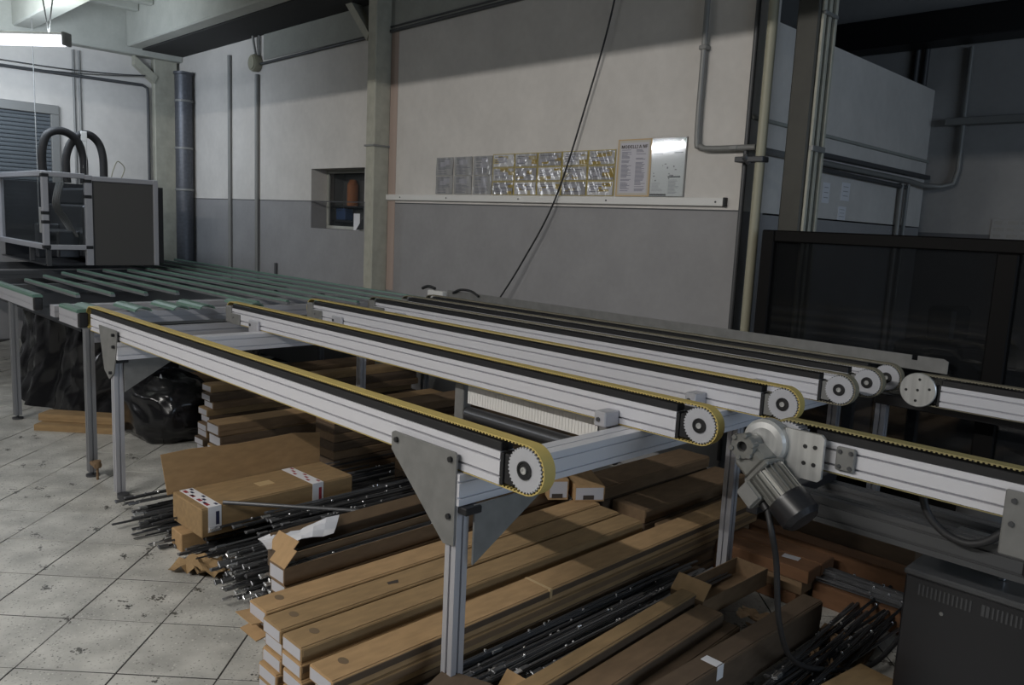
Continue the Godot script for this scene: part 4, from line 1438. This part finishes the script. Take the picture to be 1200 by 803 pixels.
	lathe(st, [Vector2(0, 0), Vector2(0.008, 0), Vector2(0.011, 0.006), Vector2(0.006, 0.014), Vector2(0, 0.016)], Transform3D(Basis(Vector3(1, 0, 0), Vector3(0, 0, -1), Vector3(0, 1, 0)), Vector3(-0.565, 0.535, -2.72)), 12)
	tag(obj("chrome_knob", st, M("chrome")), "small shiny knob on top of the black cabinet", "knob")
	# things seen dimly behind the glass
	st = S()
	bx(st, Vector3(-1.7, 0.0, -5.4), Vector3(-1.2, 0.95, -4.8), 0.02)
	bx(st, Vector3(-1.6, 0.95, -5.3), Vector3(-1.45, 1.15, -5.0), 0.02)
	tag(obj("dark_machine", st, M("pipe_dark")), "dark squat machine dimly seen through the glass screen", "machine")

# ------------------------------------------------------------------ goods on the floor
var carton_meshes := {}

func carton_mesh(part: String, w: float, h: float, L: float) -> ArrayMesh:
	var key := "%s %.3f %.3f %.3f" % [part, w, h, L]
	if carton_meshes.has(key):
		return carton_meshes[key]
	var st := S()
	match part:
		"body":
			bx(st, Vector3(-w / 2, 0, -L / 2), Vector3(w / 2, h - 0.003, L / 2), 0.002)
		"lid":      # overlapping top flap: leaves the slot along the right edge, folds down the side
			bx(st, Vector3(-w / 2 + 0.001, h - 0.003, -L / 2 + 0.002), Vector3(w / 2 - 0.006, h, L / 2 - 0.002), 0.0008)
		"side":
			bx(st, Vector3(w / 2, h * 0.42, -L / 2 + 0.002), Vector3(w / 2 + 0.0025, h - 0.006, L / 2 - 0.004), 0.0008)
		"label":
			bx(st, Vector3(-w / 2 + 0.006, h * 0.12, L / 2), Vector3(w / 2 - 0.006, h * 0.86, L / 2 + 0.001))
		"print":
			lathe(st, [Vector2(0, 0), Vector2(0.015, 0), Vector2(0.015, 0.0006), Vector2(0, 0.0006)], Transform3D(Basis(Vector3(1.3, 0, 0), Vector3(0, 0, -0.9), Vector3(0, 1, 0)), Vector3(-w * 0.1, h, L / 2 - 0.08)), 16)
		"tape":
			bx(st, Vector3(-w / 2 - 0.001, h * 0.3, L * 0.12), Vector3(w / 2 + 0.004, h + 0.001, L * 0.12 + 0.012))
		"o_body":
			bx(st, Vector3(-w / 2, 0, -L / 2), Vector3(w / 2, 0.004, L / 2))
			bx(st, Vector3(-w / 2, 0.004, -L / 2), Vector3(-w / 2 + 0.004, h, L / 2))
			bx(st, Vector3(w / 2 - 0.004, 0.004, -L / 2), Vector3(w / 2, h, L / 2))
			bx(st, Vector3(-w / 2 + 0.004, 0.004, L / 2 - 0.004), Vector3(w / 2 - 0.004, h, L / 2))
			bx(st, Vector3(-w / 2 + 0.004, 0.004, -L / 2), Vector3(w / 2 - 0.004, h, -L / 2 + 0.004))
		"o_flap":
			bx(st, Vector3(-w / 2, 0, -0.003), Vector3(w / 2, 0.07, 0.0), 0.0, Transform3D(Basis(Vector3.RIGHT, -0.75), Vector3(0, h, L / 2)))
		"o_side_flap":
			bx(st, Vector3(0, 0, -L / 2), Vector3(0.003, 0.045, L / 2 - 0.02), 0.0, Transform3D(Basis(Vector3(0, 0, 1), 0.5), Vector3(-w / 2, h, 0)))
	carton_meshes[key] = meshed(st)
	return carton_meshes[key]

func carton(label: String, at: Vector3, turn: float, w: float, h: float, L: float, m: String, opts := {}) -> Node3D:
	# `at` is the middle of the near end's bottom edge; the carton runs off along its own -z
	var b := Basis(Vector3.UP, deg_to_rad(turn))
	if opts.has("tilt"):
		b = b * Basis(Vector3.RIGHT, deg_to_rad(opts.tilt))
	if opts.has("roll"):
		b = b * Basis(Vector3(0, 0, 1), deg_to_rad(opts.roll))
	var t := thing("carton", label, "carton", Vector3.ZERO, 0, opts.get("group", "long cardboard cartons"))
	t.transform = Transform3D(b, at + b * Vector3(0, 0, -L / 2))
	if opts.get("open", false):
		obj("body", carton_mesh("o_body", w, h, L), M(m), t)
		obj("end_flap", carton_mesh("o_flap", w, h, L), M("card_a"), t)
		if opts.get("side_flap", false):
			obj("side_flap", carton_mesh("o_side_flap", w, h, L), M("card_c"), t)
	else:
		obj("body", carton_mesh("body", w, h, L), M(m), t)
		obj("lid", carton_mesh("lid", w, h, L), M(opts.get("lid", m)), t)
		obj("side_flap", carton_mesh("side", w, h, L), M(opts.get("side", m)), t)
	if opts.has("flap"):
		var fl := obj("end_flap", carton_mesh("o_flap", w, h, L), M("card_a"), t)
		fl.transform = Transform3D(Basis(Vector3.RIGHT, opts.flap), Vector3(0, h, L / 2)) * Transform3D(Basis(), Vector3(0, -h, -L / 2))
	if opts.get("label", true):
		obj("end_label", carton_mesh("label", w, h, L), M("label_white"), t)
	if opts.get("print", false):
		obj("printed_mark", carton_mesh("print", w, h, L), M("print_ink"), t)
	if opts.get("tape", false):
		obj("tape", carton_mesh("tape", w, h, L), M("tape_tan"), t)
	return t

var rods := []
func rod_proto() -> void:
	for L in [1.75, 1.45, 1.15, 0.85]:
		var st := S()
		bx(st, Vector3(-0.0065, 0, -L / 2), Vector3(0.0065, 0.005, L / 2), 0.001)
		bx(st, Vector3(-0.003, 0.005, -L / 2 + 0.05), Vector3(0.003, 0.008, L / 2 - 0.05), 0.001)
		var bar := meshed(st)
		st = S()
		cyl(st, Vector3(0, 0.004, 0), Vector3(0, 0.015, 0), 0.005, 8, 0.0015)
		var stud := meshed(st)
		st = S()
		bx(st, Vector3(-0.008, -0.002, -0.022), Vector3(0.008, 0.010, 0.022), 0.002)
		cyl(st, Vector3(-0.011, 0.005, 0.018), Vector3(0.011, 0.005, 0.018), 0.0045, 8)
		var fit := meshed(st)
		rods.append([L, bar, stud, fit])

func rod(label: String, group: String, near: Vector3, turn: float, kind: int, m: String, fittings := true, tilt := 0.0, roll := 0.0) -> void:
	var q: Array = rods[kind]
	var b := Basis(Vector3.UP, deg_to_rad(turn)) * Basis(Vector3.RIGHT, deg_to_rad(tilt)) * Basis(Vector3(0, 0, 1), roll)
	var t := thing("metal_rod", label, "rod", Vector3.ZERO, 0, group)
	t.transform = Transform3D(b, near + b * Vector3(0, 0, -q[0] / 2))
	obj("bar", q[1], M(m), t)
	if fittings:
		var n := rng.randi_range(1, 3)
		for k in n:
			obj("stud", q[2], M("chrome"), t).position = Vector3(0, 0, rng.randf_range(-0.42, 0.42) * q[0])
		obj("end_fitting", q[3], M("chrome") if rng.randf() < 0.3 else M("steel_rod"), t).position = Vector3(0, 0, q[0] / 2 - 0.02)

func lumpy_bag(label: String, at: Vector3, size: Vector3, sd: int) -> Node3D:
	var st := S()
	var f := FastNoiseLite.new()
	f.seed = sd
	f.frequency = 1.5
	f.fractal_type = FastNoiseLite.FRACTAL_RIDGED
	f.fractal_octaves = 2
	var nu := 96
	var nv := 40
	var g := []
	for i in nu + 1:
		var row := []
		for j in nv + 1:
			var u := TAU * (i % nu) / nu
			var v := -PI / 2 + PI * j / nv
			var d := Vector3(cos(v) * cos(u), sin(v), cos(v) * sin(u))
			var k := 1.0 + 0.09 * f.get_noise_3d(d.x * 0.5, d.y * 0.9, d.z * 0.5) + 0.03 * f.get_noise_3d(d.x * 1.2, d.y * 1.6 + 4.0, d.z * 1.2)
			var p := Vector3(signf(d.x) * pow(absf(d.x), 0.8), signf(d.y) * pow(absf(d.y), 0.75), signf(d.z) * pow(absf(d.z), 0.8)) * k
			p = p * size * 0.5
			p.y = maxf(p.y, -size.y * 0.42)
			row.append(p + Vector3(0, size.y * 0.42, 0))
		g.append(row)
	st.set_smooth_group(2)
	for i in nu:
		for j in nv:
			quad(st, g[i][j], g[i + 1][j], g[i + 1][j + 1], g[i][j + 1], (g[i][j] as Vector3) - Vector3(0, size.y * 0.42, 0) + (g[i + 1][j + 1] as Vector3) - Vector3(0, size.y * 0.42, 0))
	st.set_smooth_group(-1)
	var t := thing("plastic_bag", label, "bag", at)
	obj("film", st, M("bag"), t)
	return t

func crumple(at: Vector3, w: float, d: float, h: float, turn: float, sd: int) -> ArrayMesh:
	var st := S()
	var r := RandomNumberGenerator.new()
	r.seed = sd
	var n := 7
	var g := []
	var xf := rot_y(turn, at)
	for i in n + 1:
		var row := []
		for j in n + 1:
			row.append(xf * Vector3((float(i) / n - 0.5) * w + r.randf_range(-0.2, 0.2) * w / n, h * r.randf(), (float(j) / n - 0.5) * d + r.randf_range(-0.2, 0.2) * d / n))
		g.append(row)
	for lift in [0.002, 0.0]:
		for i in n:
			for j in n:
				var u := Vector3(0, lift, 0)
				quad(st, g[i][j] + u, g[i + 1][j] + u, g[i + 1][j + 1] + u, g[i][j + 1] + u, Vector3.UP if lift > 0.0 else Vector3.DOWN)
	return meshed(st)

func film_sheet(label: String, foot: Array, h: float, sd: int) -> void:
	var st := S()
	var f := FastNoiseLite.new()
	f.seed = sd
	f.frequency = 1.6
	var line := smooth_path(foot, 14)
	var ny := 16
	var g := []
	for i in line.size():
		var row := []
		for j in ny + 1:
			var y := h * j / ny
			var p: Vector3 = line[i]
			var n := 0.09 * f.get_noise_3d(p.x * 2.2, y * 0.6, p.z * 2.2) + 0.04 * f.get_noise_3d(p.x * 6.0, y * 2.5, p.z * 6.0)
			row.append(p + Vector3(0.2 * n, y, n + 0.10 * (1.0 - float(j) / ny) * (1.0 - float(j) / ny)))
		g.append(row)
	for side in [0.0, 0.003]:
		st.set_smooth_group(4)
		for i in line.size() - 1:
			for j in ny:
				var d := Vector3(0, 0, -side)
				quad(st, g[i][j] + d, g[i + 1][j] + d, g[i + 1][j + 1] + d, g[i][j + 1] + d, Vector3(0, 0, 1.0 if side == 0.0 else -1.0))
	var t := thing("plastic_film", label, "film", (foot[0] as Vector3))
	var o := obj("sheet", st, M("bag"), t)
	o.position = -(foot[0] as Vector3)

func build_floor_goods() -> void:
	rod_proto()
	var st := S()
	var W := 0.122
	var H := 0.046
	# --- front stack: three columns of six layers, topmost at 0.28 m
	var colname := ["left", "middle", "right"]
	var layname := ["top", "second", "third", "fourth", "fifth", "bottom"]
	var ms := ["card_a", "card_a", "card_b", "card_a", "card_b"]
	for c in 3:
		for k in 6:
			var y := 0.235 - k * 0.047
			var off := rng.randf_range(-0.02, 0.02) if k else 0.0
			var x: float = -2.205 + c * 0.128 + (rng.randf_range(-0.003, 0.003) if k else 0.0) - (0.018 * k if c == 0 else 0.0) + (0.009 * k if c == 2 else 0.0)
			var zz: float = -1.125 + off + [0.0, 0.02, 0.025][c] - (0.02 * k if c == 0 else 0.0)
			var tl: String = "flat cardboard carton, %s layer of the %s column in the stack by the main post" % [layname[k], colname[c]]
			var fc := carton(tl, Vector3(x, y, zz), rng.randf_range(-0.15, 0.15), W - 0.013, H, 1.62, ms[rng.randi() % 5], {"group": "cartons stacked by the main post", "print": k == 0, "side": "card_b" if k == 0 else "card_c"}.merged({"flap": 1.9 + 0.3 * k} if (c == 0 and k in [1, 2]) or (c == 2 and k == 5) else {}))
			if c == 1 and k == 0:
				st = S()
				prism(st, PackedVector2Array([Vector2(-0.012, -0.02), Vector2(0.004, -0.024), Vector2(0.014, 0.01), Vector2(-0.006, 0.022)]), 0.0008, Transform3D(Basis(Vector3(1, 0, 0), Vector3(0, 0, -1), Vector3(0, 1, 0)), Vector3(0.0, H, 0.36)))
				obj("torn_slot", st, M("ink"), fc)
	# carton b4: longer, right of the dark gap
	for k in 5:
		var y := 0.22 - k * 0.047
		carton(["long cardboard carton, top of the pile right of the main post's dark gap", "long carton second from the top right of the dark gap", "long carton third from the top right of the dark gap", "long carton fourth from the top right of the dark gap", "long carton on the floor right of the dark gap"][k], Vector3(-1.775 + (0.0 if k == 0 else rng.randf_range(-0.012, 0.006)), y, -1.09 - 0.015 * k), 0.4, 0.118, H, 2.3, ["card_a", "card_b", "card_d", "card_c", "card_d"][k], {"group": "long cartons right of the gap", "print": k == 0, "tape": k == 0, "side": "card_d" if k == 0 else "card_c"})
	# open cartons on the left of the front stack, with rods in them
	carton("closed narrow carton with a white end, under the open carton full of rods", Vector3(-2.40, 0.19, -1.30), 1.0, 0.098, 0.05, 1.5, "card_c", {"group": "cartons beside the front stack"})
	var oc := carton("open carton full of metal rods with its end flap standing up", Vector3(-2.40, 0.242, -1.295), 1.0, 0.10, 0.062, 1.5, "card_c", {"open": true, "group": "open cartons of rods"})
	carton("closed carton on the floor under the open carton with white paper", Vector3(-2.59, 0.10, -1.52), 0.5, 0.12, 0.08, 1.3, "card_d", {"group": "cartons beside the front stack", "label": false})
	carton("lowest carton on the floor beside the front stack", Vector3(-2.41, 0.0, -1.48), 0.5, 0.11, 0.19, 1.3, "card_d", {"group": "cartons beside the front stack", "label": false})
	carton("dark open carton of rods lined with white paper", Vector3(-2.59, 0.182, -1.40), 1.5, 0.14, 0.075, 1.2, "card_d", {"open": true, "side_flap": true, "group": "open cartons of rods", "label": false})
	st = S()
	var pp := [Vector3(-2.685, 0.285, -1.37), Vector3(-2.63, 0.258, -1.38), Vector3(-2.62, 0.262, -1.66), Vector3(-2.675, 0.30, -1.72)]
	for i in 6:
		for j in 3:
			var q := []
			for k in [[0, 0], [1, 0], [1, 1], [0, 1]]:
				var u: float = (i + k[0]) / 6.0
				var v: float = (j + k[1]) / 3.0
				q.append((pp[0] as Vector3).lerp(pp[3], u).lerp((pp[1] as Vector3).lerp(pp[2], u), v) + Vector3(0, 0.008 * sin(u * 9.0 + v * 3.0), 0))
			quad(st, q[0], q[1], q[2], q[3], Vector3.UP)
			quad(st, q[0] - Vector3(0, 0.001, 0), q[1] - Vector3(0, 0.001, 0), q[2] - Vector3(0, 0.001, 0), q[3] - Vector3(0, 0.001, 0), Vector3.DOWN)
	tag(obj("paper_sheet", st, M("paper")), "crumpled white sheet of paper lying on the dark open carton of rods", "paper")
	for k in 11:
		rod("steel rod lying in the open carton with the raised end flap", "rods in the flap carton", Vector3(-2.44 + 0.0078 * k, 0.252 + 0.006 * (k % 3) + 0.012, -1.32 - rng.randf() * 0.06), 1.0 + rng.randf_range(-0.6, 0.6), 1, "steel_dark", k % 2 == 0)
	for k in 12:
		rod("steel rod in the dark open carton under the white paper", "rods in the dark open carton", Vector3(-2.655 + 0.0095 * k, 0.19 + 0.007 * (k % 4) + 0.012, -1.40 - rng.randf() * 0.08), 1.5 + rng.randf_range(-0.6, 0.6), 2, "steel_dark", true)
	# --- bed of loose rods
	for k in 120:
		var u := rng.randf()
		var near := Vector3(lerpf(-4.02, -2.72, u), 0.004 + rng.randf() * rng.randf() * 0.13, lerpf(-1.18, -1.38, u) - rng.randf() * 0.22)
		rod("dark flat steel rod in the loose heap under the front rail", "loose heap of rods under the front rail", near, rng.randf_range(-3.0, 3.0), rng.randi() % 4, ["steel_dark", "steel_rod", "steel_dark", "black_rubber"][rng.randi() % 4], k % 2 == 0, rng.randf_range(-0.6, 1.2), rng.randf_range(-0.5, 0.5))
	for k in 70:
		var near := Vector3(rng.randf_range(-2.98, -2.46), 0.01 + rng.randf() * 0.16, -1.30 + rng.randf_range(-0.10, 0.03))
		rod("steel rod with a bright fitting at its end, in the bundle beside the front stack", "bundle of fitted rods beside the front stack", near, rng.randf_range(-2.0, 2.0), rng.randi() % 4, "steel_rod", true, rng.randf_range(-0.5, 0.5), rng.randf_range(-0.8, 0.8))
	for k in 64:
		var near := Vector3(rng.randf_range(-3.22, -2.72), 0.04 + rng.randf() * 0.16, -1.45 - rng.randf() * 0.45)
		rod("dark steel rod piled high between the big box and the open cartons", "rods piled between box and cartons", near, rng.randf_range(-4.0, 4.0), 2 + rng.randi() % 2, ["steel_dark", "steel_rod", "steel_dark"][rng.randi() % 3], true, rng.randf_range(-1.0, 1.5), rng.randf_range(-0.5, 0.5))
	st = S()
	cyl(st, Vector3(-3.26, 0.235, -1.50), Vector3(-2.87, 0.21, -1.95), 0.009, 10)
	tag(obj("loose_bar", st, M("steel_rod")), "round steel bar lying across the big taped box", "bar")
	tag(obj("crumpled_paper", crumple(Vector3(-3.14, 0.004, -1.36), 0.24, 0.16, 0.05, 25.0, 17), M("card_b")), "crumpled brown packing paper on the tiles in front of the rod heap", "paper")
	for q in [[-1.10, 0.09, -2.02, 30.0], [-1.0, 0.06, -2.3, 80.0], [-1.24, 0.15, -2.55, 10.0], [-1.02, 0.05, -2.62, -35.0], [-1.3, 0.02, -2.75, 55.0], [-1.12, 0.03, -2.85, 15.0], [-0.93, 0.08, -2.1, 120.0]]:
		tag(obj("torn_cardboard", crumple(Vector3(q[0], q[1], q[2]), 0.16, 0.07, 0.022, q[3], int(q[3]) + 60), M("card_c")), "torn scrap of cardboard among the rods in the lower right", "scrap", "cardboard scraps in the lower right")
	# --- big taped box and its board
	var bb := thing("taped_box", "big brown cardboard box with printed tape across it, lying on the rods", "box", Vector3(-3.39, 0.09, -1.76), deg_to_rad(1.5))
	st = S()
	bx(st, Vector3(-0.17, 0, -0.42), Vector3(0.12, 0.13, 0.36), 0.004)
	obj("body", st, M("card_b"), bb)
	st = S()
	bx(st, Vector3(-0.169, 0.13, -0.418), Vector3(0.117, 0.133, 0.358), 0.001)
	obj("lid", st, M("card_b"), bb)
	for z in [0.30, -0.22]:
		st = S()
		bx(st, Vector3(-0.167, 0.133, z - 0.03), Vector3(0.121, 0.1345, z + 0.03))
		bx(st, Vector3(0.120, 0.02, z - 0.03), Vector3(0.1218, 0.1345, z + 0.03))
		var tp := obj("tape", st, M("paper"), bb)
		st = S()
		for k in 7:
			bx(st, Vector3(-0.16 + k * 0.04, 0.1346, z - 0.024 + 0.016 * (k % 3)), Vector3(-0.134 + k * 0.04, 0.1352, z - 0.012 + 0.016 * (k % 3)))
		bx(st, Vector3(0.1219, 0.05, z - 0.02), Vector3(0.1225, 0.11, z - 0.004))
		obj("printed_mark", st, M("navy") if z > 0 else M("red"), tp)
		if z > 0:
			st = S()
			for k in 4:
				bx(st, Vector3(-0.15 + k * 0.07, 0.1346, z + 0.008), Vector3(-0.115 + k * 0.07, 0.1352, z + 0.024))
			obj("printed_mark", st, M("red"), tp)
	st = S()
	bx(st, Vector3(-0.06, 0.133, -0.06), Vector3(0.0, 0.1342, 0.02))
	obj("torn_label", st, M("tape_tan"), bb)
	st = S()
	prism(st, PackedVector2Array([Vector2(-0.42, 0), Vector2(0.38, 0), Vector2(0.40, 0.19), Vector2(0.26, 0.195), Vector2(0.03, 0.18), Vector2(-0.28, 0.185), Vector2(-0.43, 0.165)]), 0.005, Transform3D(Basis(Vector3(0, 0, 1), Vector3(-0.1, 0.995, 0), Vector3(-0.995, -0.1, 0)), Vector3(-0.178, 0.12, 0)))
	obj("raised_flap", st, M("card_a"), bb)
	st = S()
	bx(st, Vector3(-3.48, 0.0, -1.7), Vector3(-3.37, 0.085, -1.36), 0.003)
	tag(obj("support_carton", st, M("card_a")), "low carton under the near corner of the big taped box", "carton", "cartons under the taped box")
	# --- tall stack of cartons under the conveyor at the left
	for k in 9:
		carton("slim white-ended carton, %s layer of the tall stack behind the black bag" % ["bottom", "second", "third", "fourth", "fifth", "sixth", "seventh", "eighth", "top"][k], Vector3(-4.80 - 0.012 * (k % 3) - (0.04 if k == 8 else 0.0), k * 0.046, -2.07 - 0.008 * k + 0.02 * (k % 2)), rng.randf_range(-1, 1), 0.125, 0.045, 1.6, ["card_c", "card_d", "card_b"][k % 3], {"group": "tall stack of cartons behind the black bag"})
	for k in 4:
		carton("slim white-ended carton, %s layer of the short stack right of the tall one" % ["bottom", "second", "third", "top"][k], Vector3(-4.43, k * 0.07, -1.99 + 0.012 * (k % 2)), rng.randf_range(-1, 1), 0.15, 0.068, 1.7, ["card_c", "card_b", "card_d"][k % 3], {"group": "short stack of cartons right of the tall one", "lid": "card_a" if k == 3 else "card_b"})
	carton("single slim carton on the floor at the foot of the tall stack", Vector3(-4.63, 0.0, -2.03), 0, 0.11, 0.05, 1.6, "card_c", {"group": "short stack of cartons right of the tall one"})
	for c in 3:
		for k in 7:
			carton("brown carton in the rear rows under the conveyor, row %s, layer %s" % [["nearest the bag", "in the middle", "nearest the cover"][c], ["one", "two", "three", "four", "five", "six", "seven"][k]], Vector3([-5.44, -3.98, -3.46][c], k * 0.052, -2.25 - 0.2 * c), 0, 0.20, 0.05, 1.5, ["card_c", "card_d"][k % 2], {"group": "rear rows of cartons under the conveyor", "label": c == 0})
	# --- cartons on the floor at the far left
	carton("light brown carton lying on the floor beside the far table leg", Vector3(-6.0, 0.044, -1.50), -48, 0.13, 0.05, 0.62, "card_b", {"group": "cartons by the far table leg"})
	carton("lower light brown carton beside the far table leg", Vector3(-5.93, 0.0, -1.46), -46, 0.16, 0.043, 0.55, "card_b", {"group": "cartons by the far table leg"})
	film_sheet("black plastic film hanging down from the slatted table to the floor", [Vector3(-7.5, 0, -1.78), Vector3(-6.9, 0, -1.66), Vector3(-6.35, 0, -1.78), Vector3(-6.0, 0, -2.0), Vector3(-5.85, 0, -2.35)], 0.68, 3)
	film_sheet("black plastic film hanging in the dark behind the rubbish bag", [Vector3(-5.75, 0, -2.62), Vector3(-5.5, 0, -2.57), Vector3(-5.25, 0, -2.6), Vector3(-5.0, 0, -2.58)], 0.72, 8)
	# --- bags
	lumpy_bag("shiny black rubbish bag on the floor beside the carton stack", Vector3(-5.33, 0.0, -2.06), Vector3(0.70, 0.46, 0.5), 4)
	st = S()
	prism(st, PackedVector2Array([Vector2(-0.02, 0), Vector2(0.03, 0), Vector2(0.006, 0.07)]), 0.004, Transform3D(Basis(Vector3.UP, 0.6), Vector3(-5.16, 0.38, -1.96)))
	tag(obj("paper_tip", st, M("paper")), "white pointed scrap of paper sticking up from the black bag", "paper")
	# --- two short carton ends standing on the front stack
	for q in [[-2.29, 0.282, -2.62, 0.062, 0.10, "short carton with two white labels on top of the front stack, nearer the yellow pulley"], [-2.19, 0.282, -2.72, 0.11, 0.075, "short tan carton on top of the front stack beside the labelled one"]]:
		var c2 := carton(q[5], Vector3(q[0], q[1], q[2]), 55, q[3] + 0.03, q[4], 0.26, "card_a", {"group": "short cartons on the front stack", "lid": "card_a"})
		st = S()
		bx(st, Vector3(-0.03, 0.01, 0.131), Vector3(0.02, 0.03, 0.132))
		obj("printed_mark", st, M("ink"), c2)
	for c in 3:
		for k in 5 - c:
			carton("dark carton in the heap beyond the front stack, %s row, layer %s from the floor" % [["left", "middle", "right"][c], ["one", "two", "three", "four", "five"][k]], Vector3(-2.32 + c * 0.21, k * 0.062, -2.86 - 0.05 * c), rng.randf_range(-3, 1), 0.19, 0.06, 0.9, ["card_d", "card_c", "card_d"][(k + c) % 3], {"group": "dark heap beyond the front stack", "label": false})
	# --- trough of rods right of b4
	carton("dark carton under the row of rods right of the main post", Vector3(-1.625, 0.0, -1.47), 0, 0.15, 0.115, 1.38, "card_d", {"group": "crooked cartons in the lower right", "label": false})
	for k in 62:
		var near := Vector3(rng.randf_range(-1.70, -1.515), 0.118 + rng.randf() * 0.055, -1.46 - rng.randf() * 0.22)
		var kd := 2 + k % 2
		if k % 3 == 0:
			near = Vector3(rng.randf_range(-1.712, -1.66), 0.05 + rng.randf() * 0.11, -1.05 - rng.randf() * 0.3)
			kd = 1
		rod("black steel rod in the long row between the cartons right of the main post", "rods in the row right of the main post", near, rng.randf_range(-1.2, 1.2), kd, ["steel_dark", "steel_rod", "steel_rod"][rng.randi() % 3], true, rng.randf_range(-0.3, 0.3), rng.randf_range(-0.5, 0.5))
	# --- cartons lying crooked in the lower right
	carton("dark scrap of carton end standing at the foot of the main post", Vector3(-1.50, 0.10, -1.30), 20, 0.16, 0.13, 0.14, "card_d", {"group": "crooked cartons in the lower right", "label": false})
	carton("orange brown opened carton beside the row of rods", Vector3(-1.50, 0.0, -1.53), 1.5, 0.075, 0.15, 0.95, "card_orange", {"open": true, "group": "crooked cartons in the lower right", "label": false})
	carton("light brown carton lying slantwise, brightest of the lower right ones", Vector3(-1.415, 0.085, -1.45), 3.0, 0.06, 0.13, 0.98, "card_b", {"group": "crooked cartons in the lower right", "label": false, "side": "card_d"})
	carton("grey brown carton lying beside the brightest slanted one", Vector3(-1.325, 0.08, -1.50), 2.5, 0.095, 0.11, 0.92, "card_c", {"group": "crooked cartons in the lower right", "label": false, "side": "card_d"})
	carton("open ended carton beyond the slanted ones, its far end gaping", Vector3(-1.47, 0.13, -2.42), -1.0, 0.14, 0.07, 0.46, "card_c", {"open": true, "group": "crooked cartons in the lower right", "label": false})
	carton("brown carton under the slanted ones at the bottom edge", Vector3(-1.275, 0.04, -1.72), 3.0, 0.075, 0.10, 0.75, "card_d", {"group": "crooked cartons in the lower right", "label": false})
	var tc := carton("dark carton with a white strip of tape, in front of the hanging cable", Vector3(-1.185, 0.06, -1.85), -1.0, 0.075, 0.13, 0.95, "card_d", {"group": "crooked cartons in the lower right", "label": false, "lid": "card_d"})
	st = S()
	bx(st, Vector3(-0.02, 0.13, 0.20), Vector3(0.0365, 0.1315, 0.235))
	bx(st, Vector3(0.0405, 0.085, 0.20), Vector3(0.0415, 0.1315, 0.235))
	obj("tape_strip", st, M("paper"), tc)
	for k in 22:
		var near := Vector3(rng.randf_range(-1.12, -0.95), 0.02 + rng.randf() * 0.08, -2.05 - rng.randf() * 0.4)
		rod("dark steel rod among the scraps in front of the black cabinet", "rods in front of the black cabinet", near, rng.randf_range(-4.0, 4.0), 2 + rng.randi() % 2, ["steel_dark", "steel_rod", "black_rubber"][rng.randi() % 3], true, rng.randf_range(-0.4, 0.4), rng.randf_range(-0.5, 0.5))
	carton("flattened brown carton on the floor under the black cable", Vector3(-1.02, 0.0, -2.5), 8, 0.2, 0.02, 0.5, "card_c", {"group": "crooked cartons in the lower right", "label": false})
	carton("brown carton piece at the bottom edge beside the black cabinet", Vector3(-0.90, 0.04, -2.25), -8, 0.16, 0.05, 0.4, "card_b", {"group": "crooked cartons in the lower right", "label": false})
	# --- orange brown stack lying the other way, under the gearmotor
	for k in 3:
		for j in 2:
			carton("orange brown carton, %s layer of the crosswise stack under the gearmotor, %s row" % [["bottom", "middle", "top"][k], ["front", "back"][j]], Vector3(-1.345 + 0.02 * k, 0.002 + k * 0.055, -3.11 - j * 0.125 - 0.004 * k), 90 + rng.randf_range(-1, 1), 0.12, 0.053, 0.44, ["card_orange", "card_c", "card_orange"][k], {"group": "crosswise stack of cartons under the gearmotor", "label": false})
	st = S()
	bx(st, Vector3(-0.035, 0, -0.02), Vector3(0.035, 0.001, 0.02), 0.0, rot_y(8, Vector3(-1.42, 0.1675, -3.14)))
	tag(obj("white_sticker", st, M("label_white")), "pale sticker on the top of the crosswise orange stack", "sticker")
	carton("orange brown long carton behind the crosswise stack", Vector3(-0.95, 0.085, -3.40), 90, 0.10, 0.085, 0.80, "card_orange", {"group": "long crosswise cartons", "label": false})
	carton("brown long carton on the floor under the orange one behind the crosswise stack", Vector3(-0.93, 0.0, -3.40), 90, 0.11, 0.083, 0.82, "card_d", {"group": "long crosswise cartons", "label": false})
	carton("dark brown long carton, upper one at the back under the next conveyor", Vector3(-1.04, 0.16, -3.57), 90, 0.2, 0.145, 0.68, "card_d", {"group": "long crosswise cartons", "label": false})
	carton("dark brown long carton on the floor at the back under the next conveyor", Vector3(-1.02, 0.0, -3.57), 90, 0.21, 0.158, 0.7, "card_d", {"group": "long crosswise cartons", "label": false})
	carton("orange brown carton in front of the rod tray by the black cabinet", Vector3(-0.82, 0.0, -3.20), 90, 0.10, 0.09, 0.5, "card_orange", {"group": "long crosswise cartons", "label": false})
	for k in 14:
		var near := Vector3(-0.50 + rng.randf() * 0.06, 0.095 + rng.randf() * 0.04, -3.26 + rng.randf_range(0.0, 0.1))
		rod("steel rod lying crosswise in the tray behind the orange stack", "rods in the crosswise tray", near, 90 + rng.randf_range(-3, 3), 3, "steel_rod", true)
